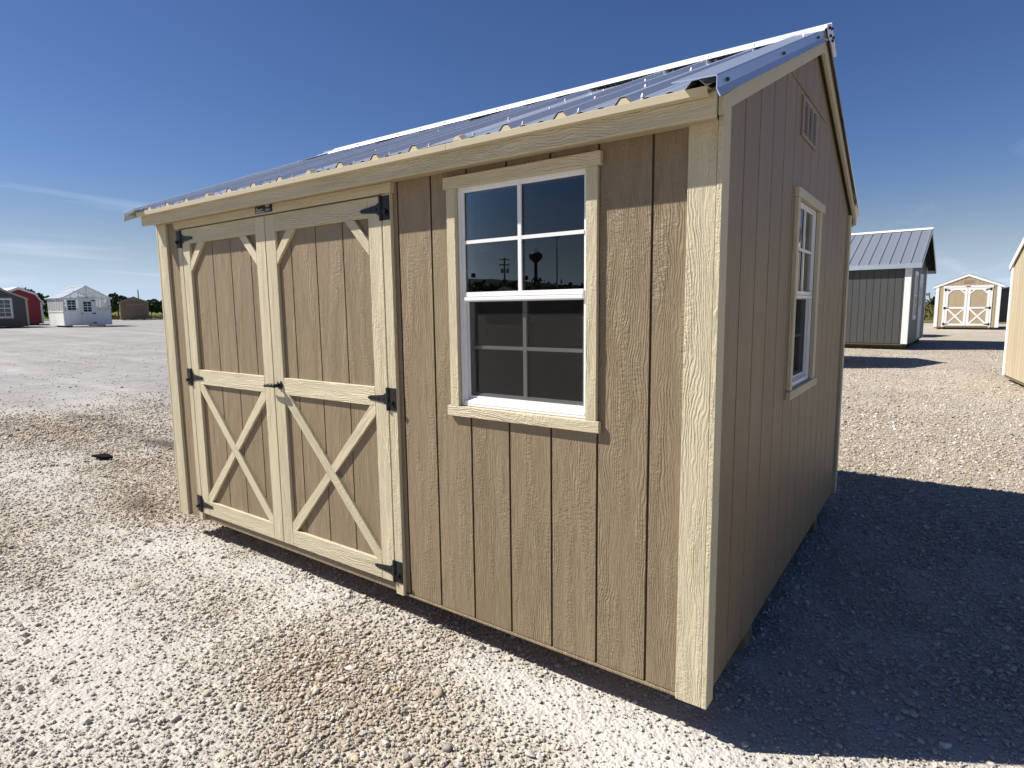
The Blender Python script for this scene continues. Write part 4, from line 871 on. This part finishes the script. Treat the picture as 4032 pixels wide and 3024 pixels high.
# wooded rise behind the camera
hill_pts = []
for a in np.linspace(15, 75, 60):
    for d_ in (114, 118, 122, 128, 134, 140):
        dx, dy = math.sin(R(-a)), math.cos(R(-a)); x, y = mir(d_, dx, dy); el = np.interp(a, [15, 28, 31, 34, 36, 39, 75], [.026, .033, .0375, .0425, .0455, .048, .05]); hill_pts += [(x, y, 0, 3.2, (1.55 + d_*el)*.85), (x, y, 0, 3.2, (1.55 + d_*el)*.4)]
v, f = [], []; aa = np.linspace(8, 85, 90); dd_ = [112, 118, 124, 132, 142, 165]; hf = [0, .45, .82, 1.0, .97, 0]
for a in aa:
    el = np.interp(a, [15, 28, 31, 34, 36, 39, 75], [.026, .033, .0365, .0415, .0445, .047, .048]) + .0012*math.sin(a*7.1) + .0008*math.sin(a*17)
    for d_, hq in zip(dd_, hf): x, y = mir(d_, math.sin(R(-a)), math.cos(R(-a))); v.append((x, y, -.05 + hq*(1.55 + 132*el)))
k = len(dd_); f = [(i*k + j, i*k + j + 1, (i + 1)*k + j + 1, (i + 1)*k + j) for i in range(len(aa) - 1) for j in range(k - 1)]
M['wooded'] = mat('dark_wooded_slope', (.020, .026, .013), .9, 0, .1)[0]; hl_ = newobj('hill', mesh_from('hill', v, f, True), M['wooded']); hl_['kind'] = 'structure'
hill_pts = [(x, y, z + (1.55 + d_*.045)*.15, r_*.5, h_*.75) for (x, y, z, r_, h_) in hill_pts]
clumps('woods', 'dark wooded rise mirrored along the bottom of the front window', hill_pts, .45, M['leaf'], 60, 9, 1)

# ------------------------------------------------------------------ loose gravel and the scrap on the lot
NPT = 1000000
az = rng.uniform(-97, 30, NPT); u = rng.uniform(0, 1, NPT)
d_ = 1.15*(30/1.15)**u; keep = rng.uniform(0, 1, NPT) < np.clip((d_/3.4)**2, .05, 1)      # density flat near the camera, then falling with 1/d^2
px = CAM.x + d_*np.sin(np.radians(az)); py = CAM.y + d_*np.cos(np.radians(az))
keep &= ~((px < -.75) & (px > XL + .4) & (py > .75) & (py < D + .1)); px, py, d_ = px[keep], py[keep], d_[keep]
du = dust_f(px, py); so_ = soil_f(px, py); gf = grey_f(px, py)
keep = rng.uniform(0, 1, len(px)) < (1 - .85*du)*(1 - .6*so_)*(1 - .93*gf); px, py, d_, du, so_, gf = (k[keep] for k in (px, py, d_, du, so_, gf)); n_ = len(px)
dia = np.clip(rng.lognormal(math.log(.0082), .50, n_)*(1 - .25*du), .0035, .032); bigs = rng.uniform(0, 1, n_) < .006*(1 - du); dia[bigs] *= rng.uniform(1.5, 2.6, bigs.sum()); dia = np.where(d_ > 6, dia*np.clip(d_/6, 1, 1.6), dia)
scl = np.stack([dia*rng.uniform(.9, 1.35, n_), dia*rng.uniform(.7, 1.1, n_), dia*rng.uniform(.42, .78, n_)], -1)*.5
pz_ = ground_h(px, py) + scl[:, 2]*rng.uniform(-.25, .6, n_)*(1 - .5*du)
rot = np.stack([rng.normal(0, .3, n_), rng.normal(0, .3, n_), rng.uniform(0, 6.28, n_)], -1)
pal = np.array([(.42, .355, .275), (.50, .45, .375), (.34, .275, .205), (.28, .21, .15), (.38, .35, .32), (.58, .55, .50), (.22, .205, .20), (.44, .33, .195)]); wts = np.array([.26, .22, .17, .08, .10, .09, .04, .04])
tint = pal[rng.choice(len(pal), n_, p=wts/wts.sum())]*rng.uniform(.82, 1.12, n_)[:, None]
tint = tint*(1 - .65*du[:, None]) + np.array((.53, .51, .47))*.65*du[:, None]; tint = tint*(1 - .5*so_[:, None])
tint = tint*(1 - .5*gf[:, None]) + np.array((.32, .315, .315))*.5*gf[:, None]
me = bpy.data.meshes.new('gravel'); me.vertices.add(n_); me.vertices.foreach_set('co', np.stack([px, py, pz_], -1).ravel())
for nm, ty, arr, key in (('rot', 'FLOAT_VECTOR', rot, 'vector'), ('scl', 'FLOAT_VECTOR', scl, 'vector'), ('tint', 'FLOAT_VECTOR', tint, 'vector')):
    a_ = me.attributes.new(nm, ty, 'POINT'); a_.data.foreach_set(key, arr.astype(np.float32).ravel())
a_ = me.attributes.new('vid', 'INT', 'POINT'); a_.data.foreach_set('value', rng.integers(0, 6, n_).astype(np.int32))
m, p = mat('pebbles', (.5, .45, .38), .85, 0, .2); a_ = at_(m, 'tint', 'INSTANCER'); oi = N(m, 'ShaderNodeTexCoord'); q = N(m, 'ShaderNodeTexNoise', Scale=3.0, Detail=4); Lk(m, oi.outputs['Object'], q.inputs['Vector'])
mx = N(m, 'ShaderNodeMixRGB', blend_type='MULTIPLY'); mx.inputs[0].default_value = 1; Lk(m, a_.outputs['Color'], mx.inputs[1]); Lk(m, ramp(m, q.outputs['Fac'], [(.3, (.86, .85, .84)), (.7, (1.06, 1.05, 1.04))]), mx.inputs[2]); Lk(m, mx.outputs[0], p.inputs['Base Color']); M['pebble'] = m
gv = newobj('gravel', me, m); gv['kind'] = 'stuff'; gv['label'] = 'loose tan and white pebbles strewn over the lot'
ng = bpy.data.node_groups.new('gravel_scatter', 'GeometryNodeTree'); ng.interface.new_socket('Geometry', in_out='INPUT', socket_type='NodeSocketGeometry'); ng.interface.new_socket('Geometry', in_out='OUTPUT', socket_type='NodeSocketGeometry')
gi, go = ng.nodes.new('NodeGroupInput'), ng.nodes.new('NodeGroupOutput'); ip = ng.nodes.new('GeometryNodeInstanceOnPoints'); ip.inputs['Pick Instance'].default_value = True
ji = ng.nodes.new('GeometryNodeGeometryToInstance')
for k in range(6):
    ic = ng.nodes.new('GeometryNodeMeshIcoSphere'); ic.inputs['Radius'].default_value = 1; ic.inputs['Subdivisions'].default_value = 2
    nz_ = ng.nodes.new('ShaderNodeTexNoise'); nz_.noise_dimensions = '4D'; nz_.inputs['W'].default_value = 7.3*k; nz_.inputs['Scale'].default_value = .9; nz_.inputs['Detail'].default_value = 1
    vm = ng.nodes.new('ShaderNodeVectorMath'); vm.operation = 'SUBTRACT'; vm.inputs[1].default_value = (.5, .5, .5); ng.links.new(nz_.outputs['Color'], vm.inputs[0])
    vsn = ng.nodes.new('ShaderNodeVectorMath'); vsn.operation = 'SCALE'; vsn.inputs['Scale'].default_value = 2.1; ng.links.new(vm.outputs[0], vsn.inputs[0])
    sp = ng.nodes.new('GeometryNodeSetPosition'); ng.links.new(ic.outputs['Mesh'], sp.inputs['Geometry']); ng.links.new(vsn.outputs[0], sp.inputs['Offset'])
    ss = ng.nodes.new('GeometryNodeSetShadeSmooth'); ng.links.new(sp.outputs[0], ss.inputs[0]); smt = ng.nodes.new('GeometryNodeSetMaterial'); smt.inputs['Material'].default_value = m; ng.links.new(ss.outputs[0], smt.inputs['Geometry']); ng.links.new(smt.outputs[0], ji.inputs[0])
def named(nm, ty):
    q = ng.nodes.new('GeometryNodeInputNamedAttribute'); q.data_type = ty; q.inputs['Name'].default_value = nm; return q.outputs['Attribute']
ng.links.new(gi.outputs[0], ip.inputs['Points']); ng.links.new(ji.outputs[0], ip.inputs['Instance']); ng.links.new(named('vid', 'INT'), ip.inputs['Instance Index']); ng.links.new(named('rot', 'FLOAT_VECTOR'), ip.inputs['Rotation']); ng.links.new(named('scl', 'FLOAT_VECTOR'), ip.inputs['Scale']); ng.links.new(ip.outputs[0], go.inputs[0])
md = gv.modifiers.new('scatter', 'NODES'); md.node_group = ng
# torn black rubber scrap lying left of the shed
o = thing('rubber_scrap', 'torn scrap of black rubber lying on the gravel left of the shed', 'scrap', (-6.63, .55, hL(-6.63, .55)), R(12))
ol = [(.62*a, .62*b) for a, b in [(-.19, -.03), (-.10, -.055), (.02, -.045), (.10, -.02), (.20, .03), (.26, .05), (.14, .055), (.05, .05), (-.05, .06), (-.14, .03)]]
v = []; f = []
for zl in (0.0, .012):
    for i, (a, b) in enumerate(ol): v.append((a, b, .012 + zl + .045*math.sin(3.2*(a + .2)/.46)*(.6 + .4*math.cos(i)) - (.0 if zl else .012)))
n_ = len(ol); f = [tuple(range(n_ - 1, -1, -1)), tuple(range(n_, 2*n_))] + [(i, (i + 1) % n_, n_ + (i + 1) % n_, n_ + i) for i in range(n_)]
newobj('flap', mesh_from('flap', v, f), M['rubber'], o)
